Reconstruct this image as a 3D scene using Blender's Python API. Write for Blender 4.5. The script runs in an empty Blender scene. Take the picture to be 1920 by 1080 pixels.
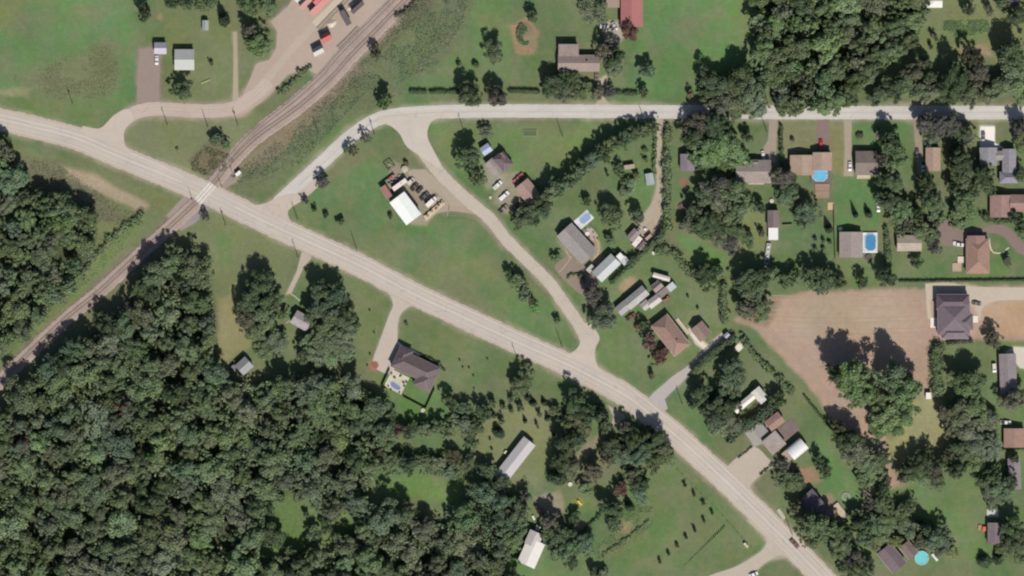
import bpy, math, random
import numpy as np
from mathutils import Vector, Matrix

S = 0.27                      # metres per photograph pixel
def P(px, py): return ((px - 960.0) * S, (540.0 - py) * S)
R = math.radians
sc = bpy.context.scene
COL = sc.collection

# ---------------------------------------------------------------- camera, sky, sun, exposure
cam = bpy.data.cameras.new("camera"); camo = bpy.data.objects.new("camera", cam); COL.objects.link(camo)
CAM_H = 3000.0
camo.location = (0, 0, CAM_H); camo.rotation_euler = (0, 0, 0)
cam.sensor_width = 36; cam.lens = 36 * CAM_H / (1920 * S)
cam.clip_start = 100; cam.clip_end = 20000
sc.camera = camo
SUN_EL, SUN_AZ = 47.0, 161.0
world = bpy.data.worlds.new("World"); sc.world = world; world.use_nodes = True
wn = world.node_tree; wn.nodes.clear()
sky = wn.nodes.new("ShaderNodeTexSky"); sky.sky_type = 'NISHITA'; sky.sun_disc = False
sky.sun_elevation = R(SUN_EL); sky.sun_rotation = R(SUN_AZ)
bg = wn.nodes.new("ShaderNodeBackground"); bg.inputs[1].default_value = 0.06
wo = wn.nodes.new("ShaderNodeOutputWorld")
wn.links.new(sky.outputs[0], bg.inputs[0]); wn.links.new(bg.outputs[0], wo.inputs[0])
sl = bpy.data.lights.new("sun", 'SUN'); sl.energy = 3.95; sl.angle = R(0.6); sl.color = (1.0, 0.955, 0.9)
so = bpy.data.objects.new("sun", sl); COL.objects.link(so)
sd = Vector((math.sin(R(SUN_AZ)) * math.cos(R(SUN_EL)), math.cos(R(SUN_AZ)) * math.cos(R(SUN_EL)), math.sin(R(SUN_EL))))
so.rotation_euler = sd.to_track_quat('Z', 'Y').to_euler(); so.location = (0, 0, 200)
sc.view_settings.view_transform = 'Standard'; sc.view_settings.look = 'None'
sc.view_settings.gamma = 1; sc.view_settings.exposure = 0.69
try: sc.view_settings.use_curve_mapping = False
except Exception: pass
sc.render.engine = 'CYCLES'
sc.cycles.max_bounces = 5; sc.cycles.diffuse_bounces = 3; sc.cycles.glossy_bounces = 2
sc.cycles.transmission_bounces = 2; sc.cycles.transparent_max_bounces = 4
sc.cycles.filter_width = 2.2

# ---------------------------------------------------------------- colours and materials
LEXP = 1.72
def lin(c):
    c = c / 255.0
    return c / 12.92 if c <= 0.04045 else ((c + 0.055) / 1.055) ** 2.4
def pc(r, g, b, k=1.0):       # surface colour that shows as this sRGB value on level ground in this sun
    return tuple(min(0.8, max(0.004, lin(v) / LEXP * k)) for v in (r, g, b * 0.995))

def nmat(name):
    m = bpy.data.materials.new(name); m.use_nodes = True
    nt = m.node_tree; b = nt.nodes["Principled BSDF"]
    return m, nt, b
def node(nt, t, **kw):
    n = nt.nodes.new(t)
    for k, v in kw.items():
        if k.startswith('i_'):
            n.inputs[int(k[2:]) if k[2:].isdigit() else k[2:]].default_value = v
        else: setattr(n, k, v)
    return n
def noise(nt, coord, scale, detail=4, rough=0.6):
    n = node(nt, "ShaderNodeTexNoise"); n.inputs["Scale"].default_value = scale
    n.inputs["Detail"].default_value = detail; n.inputs["Roughness"].default_value = rough
    nt.links.new(coord, n.inputs["Vector"]); return n.outputs["Fac"]
def remap(nt, v, a, b, c, d):
    n = node(nt, "ShaderNodeMapRange"); nt.links.new(v, n.inputs[0])
    for i, x in zip((1, 2, 3, 4), (a, b, c, d)): n.inputs[i].default_value = x
    return n.outputs[0]
def mul(nt, a, b):
    n = node(nt, "ShaderNodeMath", operation='MULTIPLY')
    for i, x in enumerate((a, b)):
        if isinstance(x, (int, float)): n.inputs[i].default_value = x
        else: nt.links.new(x, n.inputs[i])
    return n.outputs[0]
def scale_col(nt, col, fac):
    n = node(nt, "ShaderNodeVectorMath", operation='SCALE')
    nt.links.new(col, n.inputs[0]); nt.links.new(fac, n.inputs["Scale"]); return n.outputs[0]
def objcoord(nt): return node(nt, "ShaderNodeTexCoord").outputs["Object"]
def worldpos(nt): return node(nt, "ShaderNodeNewGeometry").outputs["Position"]
def objcolor(nt): return node(nt, "ShaderNodeObjectInfo").outputs["Color"]

def mat_flecked(name, scales, amps, rough=0.9, usecolor=True, coord='world', bump=0.0, bscale=3.0, spec=0.2, metallic=0.0):
    m, nt, b = nmat(name)
    co = worldpos(nt) if coord == 'world' else objcoord(nt)
    f = None
    for s, a in zip(scales, amps):
        v = remap(nt, noise(nt, co, s), 0.25, 0.75, 1 - a, 1 + a)
        f = v if f is None else mul(nt, f, v)
    nt.links.new(scale_col(nt, objcolor(nt), f), b.inputs["Base Color"])
    b.inputs["Roughness"].default_value = rough
    b.inputs["Specular IOR Level"].default_value = spec; b.inputs["Metallic"].default_value = metallic
    if bump:
        bn = node(nt, "ShaderNodeBump"); bn.inputs["Strength"].default_value = bump; bn.inputs["Distance"].default_value = 0.06
        nt.links.new(noise(nt, co, bscale), bn.inputs["Height"]); nt.links.new(bn.outputs[0], b.inputs["Normal"])
    return m
M = {}
M['paving'] = mat_flecked("paving", (0.06, 0.5, 2.5), (0.05, 0.05, 0.06), 0.95)
M['shingle'] = mat_flecked("shingle", (0.3, 1.2, 5), (0.1, 0.14, 0.14), 0.95, bump=0.5, bscale=5)
M['paint'] = mat_flecked("paint", (0.8, 4), (0.03, 0.03), 0.6)
M['wood'] = mat_flecked("wood", (0.9, 7), (0.12, 0.15), 0.85)
M['bark'] = mat_flecked("bark", (1.5, 9), (0.15, 0.25), 0.95)
M['soil'] = mat_flecked("soil", (0.4, 1.7, 5), (0.08, 0.12, 0.12), 1.0, bump=0.7)
M['carpaint'] = mat_flecked("car_paint", (0.5,), (0.02,), 0.28, spec=0.5)
M['rubber'] = mat_flecked("rubber", (5,), (0.05,), 0.9)
M['rust'] = mat_flecked("rusty_steel", (0.6, 5), (0.1, 0.2), 0.6, metallic=0.3)
# ribbed metal roof
m, nt, b = nmat("ribbed_metal"); oc = objcoord(nt)
w = node(nt, "ShaderNodeTexWave", bands_direction='X'); w.inputs["Scale"].default_value = 0.55; nt.links.new(oc, w.inputs["Vector"])
f = mul(nt, remap(nt, w.outputs["Fac"], 0, 1, 0.93, 1.03), remap(nt, noise(nt, oc, 0.35), 0.25, 0.75, 0.92, 1.06))
nt.links.new(scale_col(nt, objcolor(nt), f), b.inputs["Base Color"]); b.inputs["Roughness"].default_value = 0.5
b.inputs["Specular IOR Level"].default_value = 0.35
M['metal'] = m
# dark glass
m, nt, b = nmat("dark_glass"); b.inputs["Base Color"].default_value = (0.02, 0.025, 0.03, 1); b.inputs["Roughness"].default_value = 0.08
M['glass'] = m
# pool water
m, nt, b = nmat("pool_water"); wp = worldpos(nt)
f = remap(nt, noise(nt, wp, 1.3, 3), 0.3, 0.7, 0.88, 1.12)
nt.links.new(scale_col(nt, objcolor(nt), f), b.inputs["Base Color"]); b.inputs["Roughness"].default_value = 0.12
bn = node(nt, "ShaderNodeBump"); bn.inputs["Strength"].default_value = 0.15; nt.links.new(noise(nt, wp, 2.5), bn.inputs["Height"]); nt.links.new(bn.outputs[0], b.inputs["Normal"])
M['water'] = m
# road: mottled, with wheel tracks along it (uv.x runs across the road)
m, nt, b = nmat("worn_asphalt"); wp = worldpos(nt)
uv = node(nt, "ShaderNodeUVMap"); sx = node(nt, "ShaderNodeSeparateXYZ"); nt.links.new(uv.outputs[0], sx.inputs[0])
w = node(nt, "ShaderNodeMath", operation='COSINE'); nt.links.new(mul(nt, sx.outputs[0], 4 * 6.2832), w.inputs[0])
tr = remap(nt, w.outputs[0], -1, 1, 0.965, 1.035)
cmb = node(nt, "ShaderNodeCombineXYZ"); nt.links.new(mul(nt, sx.outputs[0], 14.0), cmb.inputs[0]); nt.links.new(mul(nt, sx.outputs[1], 0.05), cmb.inputs[1])
f = mul(nt, tr, remap(nt, noise(nt, cmb.outputs[0], 1.0, 4), 0.3, 0.7, 0.93, 1.06))
f = mul(nt, f, remap(nt, noise(nt, wp, 0.07, 4), 0.25, 0.75, 0.93, 1.06))
f = mul(nt, f, remap(nt, noise(nt, wp, 1.8, 4), 0.25, 0.75, 0.95, 1.05))
# sealed cracks
vc = node(nt, "ShaderNodeTexVoronoi", feature='DISTANCE_TO_EDGE'); vc.inputs["Scale"].default_value = 0.075
wrp = node(nt, "ShaderNodeVectorMath", operation='ADD'); nz = node(nt, "ShaderNodeTexNoise"); nz.inputs["Scale"].default_value = 0.12; nt.links.new(wp, nz.inputs["Vector"])
sv = node(nt, "ShaderNodeVectorMath", operation='SCALE'); nt.links.new(nz.outputs["Color"], sv.inputs[0]); sv.inputs["Scale"].default_value = 9.0
nt.links.new(wp, wrp.inputs[0]); nt.links.new(sv.outputs[0], wrp.inputs[1]); nt.links.new(wrp.outputs[0], vc.inputs["Vector"])
f = mul(nt, f, remap(nt, vc.outputs[0], 0.0, 0.014, 0.84, 1.0))
nt.links.new(scale_col(nt, objcolor(nt), f), b.inputs["Base Color"]); b.inputs["Roughness"].default_value = 0.92; b.inputs["Specular IOR Level"].default_value = 0.2
M['road'] = m
# leaves: object colour, varied by leaf, by clump and by tree
m, nt, b = nmat("leaves"); oi = node(nt, "ShaderNodeObjectInfo"); geo = node(nt, "ShaderNodeNewGeometry"); wp = geo.outputs["Position"]
v1 = remap(nt, geo.outputs["Random Per Island"], 0, 1, 0.8, 1.2)
v2 = remap(nt, noise(nt, wp, 0.22, 3), 0.3, 0.7, 0.86, 1.16)
v3 = remap(nt, oi.outputs["Random"], 0, 1, 1.66, 1.92)
c1 = scale_col(nt, oi.outputs["Color"], mul(nt, mul(nt, v1, v2), v3))
hs = node(nt, "ShaderNodeHueSaturation"); nt.links.new(c1, hs.inputs["Color"])
nt.links.new(remap(nt, noise(nt, wp, 0.16, 2), 0.3, 0.7, 0.492, 0.514), hs.inputs["Hue"])
nt.links.new(remap(nt, noise(nt, wp, 0.11, 2), 0.3, 0.7, 0.72, 1.0), hs.inputs["Saturation"])
nt.nodes.remove(b); d = node(nt, "ShaderNodeBsdfDiffuse"); t = node(nt, "ShaderNodeBsdfTranslucent"); mx = node(nt, "ShaderNodeMixShader"); mx.inputs[0].default_value = 0.4
nt.links.new(hs.outputs[0], d.inputs[0]); nt.links.new(hs.outputs[0], t.inputs[0]); nt.links.new(d.outputs[0], mx.inputs[1]); nt.links.new(t.outputs[0], mx.inputs[2])
nt.links.new(mx.outputs[0], nt.nodes["Material Output"].inputs[0])
M['leaf'] = m
# ground: cover colour painted per vertex + grain
m, nt, b = nmat("ground_cover"); wp = worldpos(nt)
at = node(nt, "ShaderNodeAttribute", attribute_name="cover")
rg = node(nt, "ShaderNodeAttribute", attribute_name="rough")
f = mul(nt, remap(nt, noise(nt, wp, 0.03, 5), 0.25, 0.75, 0.84, 1.16), remap(nt, noise(nt, wp, 0.35, 4), 0.25, 0.75, 0.9, 1.1))
f = mul(nt, f, remap(nt, noise(nt, wp, 2.2, 3), 0.25, 0.75, 0.91, 1.09))
ra = node(nt, "ShaderNodeMath", operation='SUBTRACT'); nt.links.new(noise(nt, wp, 0.9, 6, 0.75), ra.inputs[0]); ra.inputs[1].default_value = 0.5
rb = node(nt, "ShaderNodeMath", operation='MULTIPLY_ADD'); nt.links.new(mul(nt, ra.outputs[0], 2.6), rb.inputs[0]); nt.links.new(rg.outputs["Fac"], rb.inputs[1]); rb.inputs[2].default_value = 1.0
f = mul(nt, f, rb.outputs[0])
hs = node(nt, "ShaderNodeHueSaturation"); nt.links.new(scale_col(nt, at.outputs["Color"], f), hs.inputs["Color"])
nt.links.new(remap(nt, noise(nt, wp, 0.022, 4), 0.3, 0.7, 0.488, 0.512), hs.inputs["Hue"])
nt.links.new(remap(nt, noise(nt, wp, 0.05, 4), 0.3, 0.7, 0.88, 1.12), hs.inputs["Saturation"])
nt.links.new(hs.outputs[0], b.inputs["Base Color"]); b.inputs["Roughness"].default_value = 1.0; b.inputs["Specular IOR Level"].default_value = 0.06
bn = node(nt, "ShaderNodeBump"); bn.inputs["Strength"].default_value = 0.6; bn.inputs["Distance"].default_value = 0.15
nt.links.new(noise(nt, wp, 1.6, 5, 0.7), bn.inputs["Height"]); nt.links.new(bn.outputs[0], b.inputs["Normal"])
M['ground'] = m
m, nt, b = nmat("ballast"); wp = worldpos(nt)
f = mul(nt, remap(nt, noise(nt, wp, 0.12, 4), 0.25, 0.75, 0.85, 1.15), remap(nt, noise(nt, wp, 1.5, 6, 0.8), 0.25, 0.75, 0.7, 1.3))
nt.links.new(scale_col(nt, objcolor(nt), f), b.inputs["Base Color"]); b.inputs["Roughness"].default_value = 1.0
M['ballast'] = m

# ---------------------------------------------------------------- mesh helpers
class MB:
    def __init__(s): s.v = []; s.f = []
    def add(s, vs, fs):
        n = len(s.v); s.v += [tuple(v) for v in vs]; s.f += [tuple(i + n for i in f) for f in fs]; return s
    def box(s, cx, cy, cz, sx, sy, sz, rot=0.0, taper=1.0):
        c, n = math.cos(rot), math.sin(rot); vs = []
        for z, k in ((-1, 1.0), (1, taper)):
            for x, y in ((-1, -1), (1, -1), (1, 1), (-1, 1)):
                X, Y = x * sx / 2 * k, y * sy / 2 * k
                vs.append((cx + X * c - Y * n, cy + X * n + Y * c, cz + z * sz / 2))
        return s.add(vs, [(3, 2, 1, 0), (4, 5, 6, 7), (0, 1, 5, 4), (1, 2, 6, 5), (2, 3, 7, 6), (3, 0, 4, 7)])
    def cyl(s, cx, cy, z0, z1, r, r2=None, n=12, axis='z', sy=1.0):
        r2 = r if r2 is None else r2; a = []; bt = []
        for i in range(n):
            t = 2 * math.pi * i / n
            for L, rr, z in ((a, r, z0), (bt, r2, z1)):
                x, y = math.cos(t) * rr, math.sin(t) * rr * sy
                L.append((cx + x, cy + y, z) if axis == 'z' else ((cx + x, z, cy + y) if axis == 'y' else (z, cx + x, cy + y)))
        fs = [tuple(range(n))[::-1], tuple(range(n, 2 * n))] + [(i, (i + 1) % n, n + (i + 1) % n, n + i) for i in range(n)]
        return s.add(a + bt, fs)
    def prism(s, poly, z0, z1):
        n = len(poly)
        return s.add([(x, y, z0) for x, y in poly] + [(x, y, z1) for x, y in poly],
                     [tuple(range(n))[::-1], tuple(range(n, 2 * n))] + [(i, (i + 1) % n, n + (i + 1) % n, n + i) for i in range(n)])
    def mesh(s, name, mat):
        me = bpy.data.meshes.new(name); me.from_pydata(s.v, [], s.f); me.update()
        if mat is not None: me.materials.append(M[mat] if isinstance(mat, str) else mat)
        return me
def link(name, me, color=None, parent=None, loc=None, rot=None, scale=None):
    o = bpy.data.objects.new(name, me); COL.objects.link(o)
    if color is not None: o.color = (*color[:3], 1)
    if parent is not None: o.parent = parent
    if loc is not None: o.location = loc
    if rot is not None: o.rotation_euler = (0, 0, rot)
    if scale is not None: o.scale = scale
    return o
def part(name, mb, mat, color, parent, **kw): return link(name, mb.mesh(name, mat), color, parent, **kw)
USED = {}
def tag(o, label, cat, group=None):
    w = label.split()
    if len(w) > 16: label = " ".join(w[:16]); print("LONG", label)
    if group is None:
        if label in USED: print("DUP", label)
        USED[label] = 1
    o["label"] = label; o["category"] = cat
    if group: o["group"] = group
    return o
def thing(name, label, cat, px, py, ang=0.0, group=None, z=0.0):
    o = bpy.data.objects.new(name, None); COL.objects.link(o); x, y = P(px, py)
    o.location = (x, y, z); o.rotation_euler = (0, 0, -R(ang)); o.empty_display_size = 0.5
    return tag(o, label, cat, group)
def struct(o): o["kind"] = "structure"; return o
def stuff(o): o["kind"] = "stuff"; return o

def catmull(pts, step=5.0):
    out = []; n = len(pts)
    for i in range(n - 1):
        p0 = pts[max(i - 1, 0)]; p1 = pts[i]; p2 = pts[i + 1]; p3 = pts[min(i + 2, n - 1)]
        k = max(1, int(math.hypot(p2[0] - p1[0], p2[1] - p1[1]) / step))
        for j in range(k):
            t = j / k
            out.append(tuple(0.5 * ((2 * p1[a]) + (-p0[a] + p2[a]) * t + (2 * p0[a] - 5 * p1[a] + 4 * p2[a] - p3[a]) * t * t + (-p0[a] + 3 * p1[a] - 3 * p2[a] + p3[a]) * t ** 3) for a in (0, 1)))
    out.append(pts[-1][:2]); return out
def normals(pts):
    out = []
    for i in range(len(pts)):
        a = pts[max(i - 1, 0)]; b = pts[min(i + 1, len(pts) - 1)]
        dx, dy = b[0] - a[0], b[1] - a[1]; l = math.hypot(dx, dy) or 1
        out.append((-dy / l, dx / l))
    return out
def ribbon(name, pts, w, z, mat, color, jit=0.0, w2=None, off=0.0, smooth=True, seed=1):
    """a flat strip along photo-pixel points; w in pixels"""
    rr = random.Random(seed)
    c = catmull(pts) if smooth else [p[:2] for p in pts]; nn = normals(c); vs = []; fs = []; uvs = []; d = 0
    for i, (p, n) in enumerate(zip(c, nn)):
        t = i / max(1, len(c) - 1); ww = (w if w2 is None else w + (w2 - w) * t) / 2
        if i: d += math.hypot(p[0] - c[i - 1][0], p[1] - c[i - 1][1]) * S
        for s_, u in ((-1, 0), (-0.33, .33), (0.33, .67), (1, 1)):
            k = off + s_ * (ww + (rr.uniform(-jit, jit) if abs(s_) == 1 else 0))
            x, y = P(p[0] + n[0] * k, p[1] + n[1] * k); vs.append((x, y, z)); uvs.append((u, d))
    for i in range(len(c) - 1):
        for k in range(3):
            a = i * 4 + k; fs.append((a, a + 4, a + 5, a + 1))
    me = bpy.data.meshes.new(name); me.from_pydata(vs, [], fs); me.update()
    ul = me.uv_layers.new(name="UVMap")
    for l in me.loops: ul.data[l.index].uv = uvs[l.vertex_index]
    me.materials.append(M[mat])
    o = link(name, me, color)
    if me.polygons[0].normal.z < 0: me.flip_normals()
    return o
def sheet(name, poly, z, mat, color, smooth=False):
    if smooth: poly = catmull(list(poly) + [poly[0]], 6)[:-1]
    pts = [P(*p) for p in poly]
    a = sum(pts[i][0] * pts[(i + 1) % len(pts)][1] - pts[(i + 1) % len(pts)][0] * pts[i][1] for i in range(len(pts)))
    if a < 0: pts = pts[::-1]
    from mathutils.geometry import tessellate_polygon
    tri = tessellate_polygon([[Vector((x, y, 0)) for x, y in pts]])
    me = bpy.data.meshes.new(name); me.from_pydata([(x, y, z) for x, y in pts], [], [tuple(t) for t in tri]); me.update()
    for p in me.polygons:
        if p.normal.z < 0: p.flip()
    me.update()
    ul = me.uv_layers.new(name="UVMap")
    for l in me.loops:
        v = me.vertices[l.vertex_index].co; ul.data[l.index].uv = (0.25, v.y)
    me.materials.append(M[mat]); return link(name, me, color)

# ---------------------------------------------------------------- the lie of the land, in photograph pixels
MAIN = [(-60,212),(0,224),(82,243),(150,262),(225,294),(342,342),(400,368),(440,388),(527,430),(600,463),(687,504),(775,551),(880,600),(960,637),(1065,684),(1120,712),(1177,744),(1225,782),(1262,812),(1350,892),(1440,980),(1522,1062),(1580,1125)]
NORTH = [(1990,211),(1500,211),(1000,208),(850,209),(770,213),(722,219),(688,234),(650,262),(600,308),(560,345),(525,378),(503,402)]
MIDDLE = [(778,222),(781,262),(812,310),(850,350),(885,382),(920,412),(950,450),(990,490),(1030,530),(1062,575),(1085,608),(1098,636),(1101,665),(1097,692)]
SPUR = [(214,288),(212,258),(225,234),(250,213),(290,204),(350,207),(400,208),(440,202),(475,180),(505,152)]
RAIL = [(800,-40),(765,-5),(700,62),(655,108),(620,147),(560,200),(480,258),(430,308),(385,362),(330,415),(260,478),(190,543),(130,592),(80,638),(30,686),(-10,725),(-50,765)]
YARD = [(425,200),(455,180),(468,150),(480,120),(505,112),(518,90),(520,60),(508,40),(540,12),(560,-20),(790,-20),(740,20),(655,92),(600,142),(572,128),(540,140),(515,168),(490,192),(462,212),(435,218)]

# ---------------------------------------------------------------- ground sheet, its cover painted in soft-edged patches
ST = 4
fx = np.arange(-60, 1981, ST, dtype=float); fy = np.arange(-60, 1141, ST, dtype=float)
def extend(a, lim):
    lo = []; x = a[0]; s = 20.0
    while x > -lim: x -= s; s *= 1.6; lo.append(x)
    hi = []; x = a[-1]; s = 20.0
    while x < lim: x += s; s *= 1.6; hi.append(x)
    return np.array(lo[::-1] + list(a) + hi)
gx = extend(fx, 24000); gy = extend(fy, 24000)
GX, GY = np.meshgrid(gx, gy)
rng = np.random.RandomState(7)
def smooth_noise(X, Y, cell, seed):
    r = np.random.RandomState(seed); T = r.rand(64, 64)
    u = X / cell; v = Y / cell; iu = np.floor(u).astype(int); iv = np.floor(v).astype(int)
    fu = u - iu; fv = v - iv; fu = fu * fu * (3 - 2 * fu); fv = fv * fv * (3 - 2 * fv)
    g = lambda a, b: T[b % 64, a % 64]
    return (g(iu, iv) * (1 - fu) + g(iu + 1, iv) * fu) * (1 - fv) + (g(iu, iv + 1) * (1 - fu) + g(iu + 1, iv + 1) * fu) * fv
def fbm(X, Y, cell, seed): return sum(smooth_noise(X, Y, cell / 2 ** k, seed + k) * 0.5 ** (k + 1) for k in range(4)) / 0.9375
C = np.zeros(GX.shape + (3,)); RG = np.full(GX.shape, 0.2)
gA = np.array(pc(100,124,82)); gB = np.array(pc(122,125,93))
n1 = fbm(GX, GY, 110, 3)[..., None]; n1 = np.clip((n1 - 0.35) * 3.0, 0, 1)
C[:] = gA * (1 - n1) + gB * n1
wob = (fbm(GX, GY, 24, 31) - 0.5)
def seg_dist(X, Y, pts, closed):
    n = len(pts); D = np.full(X.shape, 1e9)
    for i in range(n if closed else n - 1):
        ax, ay = pts[i][:2]; bx, by = pts[(i + 1) % n][:2]; dx, dy = bx - ax, by - ay; L = dx * dx + dy * dy + 1e-9
        t = np.clip(((X - ax) * dx + (Y - ay) * dy) / L, 0, 1)
        D = np.minimum(D, np.hypot(X - ax - t * dx, Y - ay - t * dy))
    return D
def inside(X, Y, pts):
    r = np.zeros(X.shape, bool); n = len(pts)
    for i in range(n):
        ax, ay = pts[i][:2]; bx, by = pts[(i + 1) % n][:2]
        if ay == by: continue
        r ^= ((ay > Y) != (by > Y)) & (X < (bx - ax) * (Y - ay) / (by - ay) + ax)
    return r
def _mask(pts, closed, blur, half=0, wobble=0.0):
    xs = [p[0] for p in pts]; ys = [p[1] for p in pts]; m = blur + half + 25
    i0, i1 = np.searchsorted(gx, [min(xs) - m, max(xs) + m]); j0, j1 = np.searchsorted(gy, [min(ys) - m, max(ys) + m])
    X = GX[j0:j1, i0:i1]; Y = GY[j0:j1, i0:i1]
    D = seg_dist(X, Y, pts, closed)
    sdist = np.where(inside(X, Y, pts), -D, D) if closed else D - half
    sdist = sdist + wob[j0:j1, i0:i1] * wobble
    return (slice(j0, j1), slice(i0, i1)), np.clip(0.5 - sdist / max(blur, 1e-3), 0, 1)
def paint(pts, col, blur=10, k=1.0, rough=None, wobble=14):
    if col[1] > col[0] + 8: col = (col[0] * 1.0 + 1, col[1] * .955, col[2] * .96)
    sl_, a = _mask(pts, True, blur, 0, wobble); a = (a * a * (3 - 2 * a) * k)
    C[sl_] = C[sl_] * (1 - a[..., None]) + np.array(pc(*col)) * a[..., None]
    if rough is not None: RG[sl_] = RG[sl_] * (1 - a) + rough * a
def paint_line(pts, col, w, blur=6, k=1.0, rough=None, wobble=12):
    sl_, a = _mask(pts, False, blur, w / 2, wobble); a = a * k
    C[sl_] = C[sl_] * (1 - a[..., None]) + np.array(pc(*col)) * a[..., None]
    if rough is not None: RG[sl_] = RG[sl_] * (1 - a) + rough * a
def disc(x, y, rx, ry=None, n=14, a=0):
    ry = ry or rx; ca, sa = math.cos(R(a)), math.sin(R(a))
    return [(x + math.cos(t) * rx * ca - math.sin(t) * ry * sa, y + math.cos(t) * rx * sa + math.sin(t) * ry * ca) for t in [2 * math.pi * i / n for i in range(n)]]

WOOD_SW = [(-50,860),(-10,790),(35,740),(95,688),(140,655),(180,628),(222,592),(255,545),(282,515),(315,488),(350,482),(385,500),(400,555),(405,620),(400,675),(430,712),(480,722),(530,705),(600,700),(650,708),(695,735),(715,780),(725,815),(690,845),(720,860),(700,890),(690,935),(640,965),(600,960),(580,1010),(600,1040),(640,1030),(670,1010),(690,975),(730,962),(800,972),(850,978),(880,945),(905,915),(955,930),(985,975),(960,1010),(955,1070),(985,1120),(-50,1120)]
WOOD_W = [(-50,270),(5,265),(20,300),(30,340),(70,370),(120,375),(165,395),(182,430),(175,480),(150,520),(120,560),(75,600),(30,640),(-50,690)]
WOOD_NE = [(1420,-30),(1738,-30),(1735,20),(1712,60),(1698,100),(1655,130),(1620,150),(1590,180),(1560,195),(1500,200),(1465,195),(1445,160),(1425,110),(1412,50)]

paint([(-60,-60),(235,-60),(250,40),(240,120),(225,190),(150,190),(0,185),(-60,185)], (106,146,94), 20, 0.95)
paint([(-20,-20),(50,-20),(40,40),(-20,60)], (125,140,90), 20, .8)
paint([(100,40),(180,50),(210,20),(150,5)], (120,138,96), 25, .7)
paint([(300,0),(300,1),(301,1)], (110,120,90), 1, 0)
paint([(20,145),(100,118),(160,95),(205,68),(225,95),(222,140),(212,182),(120,188),(60,180)], (126,124,95), 34, 0.75, 0.5)
paint([(225,50),(260,40),(262,100),(255,180),(228,185),(235,120)], (108,148,95), 12, .8)
paint([(-60,185),(260,185),(215,215),(170,245),(60,215),(-60,200)], (112,138,88), 10)
paint([(60,165),(50,180),(-60,180),(-60,165)], (150,148,112), 10, .8)
paint([(310,20),(435,20),(435,195),(310,190),(308,100)], (117,134,92), 12)
paint([(255,90),(300,80),(305,110),(300,192),(258,192)], (150,135,124), 9, 1, .1)
paint([(230,215),(440,212),(470,205),(500,215),(425,300),(380,330),(350,330),(240,275)], (128,134,99), 12)
paint([(355,300),(385,270),(415,260),(430,285),(420,320),(380,330)], (122,112,90), 12, .9, .9)
paint([(-60,255),(60,280),(330,372),(340,380),(240,480),(180,520),(140,420),(60,330),(-60,300)], (124,130,92), 14, 1, .35)
paint([(20,290),(110,300),(200,370),(230,410),(150,430),(60,350)], (118,118,95), 16, .9, .8)
paint([(110,305),(170,325),(280,385),(262,395),(200,368),(130,330)], (172,155,130), 12)
paint([(230,430),(290,400),(180,520),(120,600),(20,690),(-40,720),(0,640),(90,590),(170,500)], (118,142,88), 16, .9, .5)
paint([(400,395),(470,400),(560,440),(560,480),(530,560),(440,560),(370,480),(360,440)], (124,131,94), 22, .95)
paint([(405,440),(440,440),(430,520),(400,480)], (106,142,88), 16, .8)
paint([(410,560),(450,540),(470,580),(470,650),(420,680),(405,640)], (150,144,105), 18, .9)
paint([(580,480),(740,560),(725,600),(700,680),(640,700),(580,600),(560,540)], (110,132,88), 20, .8)
paint([(765,580),(1060,690),(1010,700),(930,710),(860,720),(780,660),(750,640)], (107,133,84), 20, .85)
paint([(700,700),(860,700),(830,800),(740,800)], (98,138,82), 20, .8)
paint([(560,385),(700,290),(740,330),(730,410),(700,470),(620,420)], (98,136,86), 20, .85)
paint([(620,420),(700,430),(770,440),(860,500),(1000,640),(800,560)], (122,138,98), 25, .6)
paint([(780,420),(860,400),(900,420),(980,520),(1060,590),(1060,650),(960,600),(860,500)], (100,136,86), 26, .8)
paint([(860,480),(920,480),(960,540),(900,530)], (128,138,100), 30, .8)
paint([(780,-60),(960,-60),(960,150),(780,180),(770,160),(900,60)], (108,142,92), 20, .8)
paint([(955,50),(990,30),(1015,60),(1000,100),(965,100)], (160,135,110), 10, .95, .5)
paint([(972,55),(995,50),(1000,80),(980,85)], (118,132,92), 8, .9, .9)
paint([(1200,-60),(1420,-60),(1420,120),(1300,180),(1190,180),(1195,60)], (105,148,92), 22, .9)
paint([(1380,-60),(1430,-60),(1430,90),(1390,90)], (120,140,95), 20, .7)
paint([(1740,-60),(1990,-60),(1990,120),(1800,120),(1740,170),(1690,180),(1640,150),(1720,90)], (128,134,94), 22, .9, .4)
paint([(1770,40),(1860,40),(1850,72),(1770,70)], (110,145,95), 10, .8, .5)
paint([(1790,88),(1850,85),(1860,105),(1800,100)], (170,150,125), 12, .8)
paint([(560,210),(640,120),(720,40),(800,-40),(900,-60),(880,40),(820,130),(740,190),(640,220),(520,330),(440,370),(430,340)], (108,124,92), 16, .9, .75)
paint([(740,30),(800,-20),(820,10),(760,60),(690,110)], (120,108,90), 14, .55, .9)
paint([(560,290),(640,240),(700,205),(760,190),(720,210),(650,245),(540,345)], (118,140,90), 10, .8, .2)
paint([(440,320),(520,240),(600,180),(660,130),(690,120),(600,215),(500,310)], (150,132,112), 14, .8, .5)
paint([(810,230),(1130,232),(1110,260),(1000,330),(930,360),(850,320),(810,270)], (112,144,90), 16, .85)
paint([(990,250),(1100,240),(1090,280),(1010,340)], (122,146,94), 24, .7)
paint([(935,330),(975,320),(990,390),(950,400),(925,380)], (160,150,128), 12, .9)
paint([(900,300),(940,320),(940,350),(915,350)], (165,160,145), 14, .8)
paint([(1040,400),(1130,380),(1240,260),(1235,400),(1180,480),(1080,560),(1030,480)], (106,142,90), 24, .7)
paint([(1090,470),(1045,450),(1100,540),(1150,500)], (158,146,130), 12, .8)
paint([(1160,470),(1400,470),(1360,620),(1240,700),(1130,690),(1120,620)], (106,138,88), 24, .7)
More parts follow.
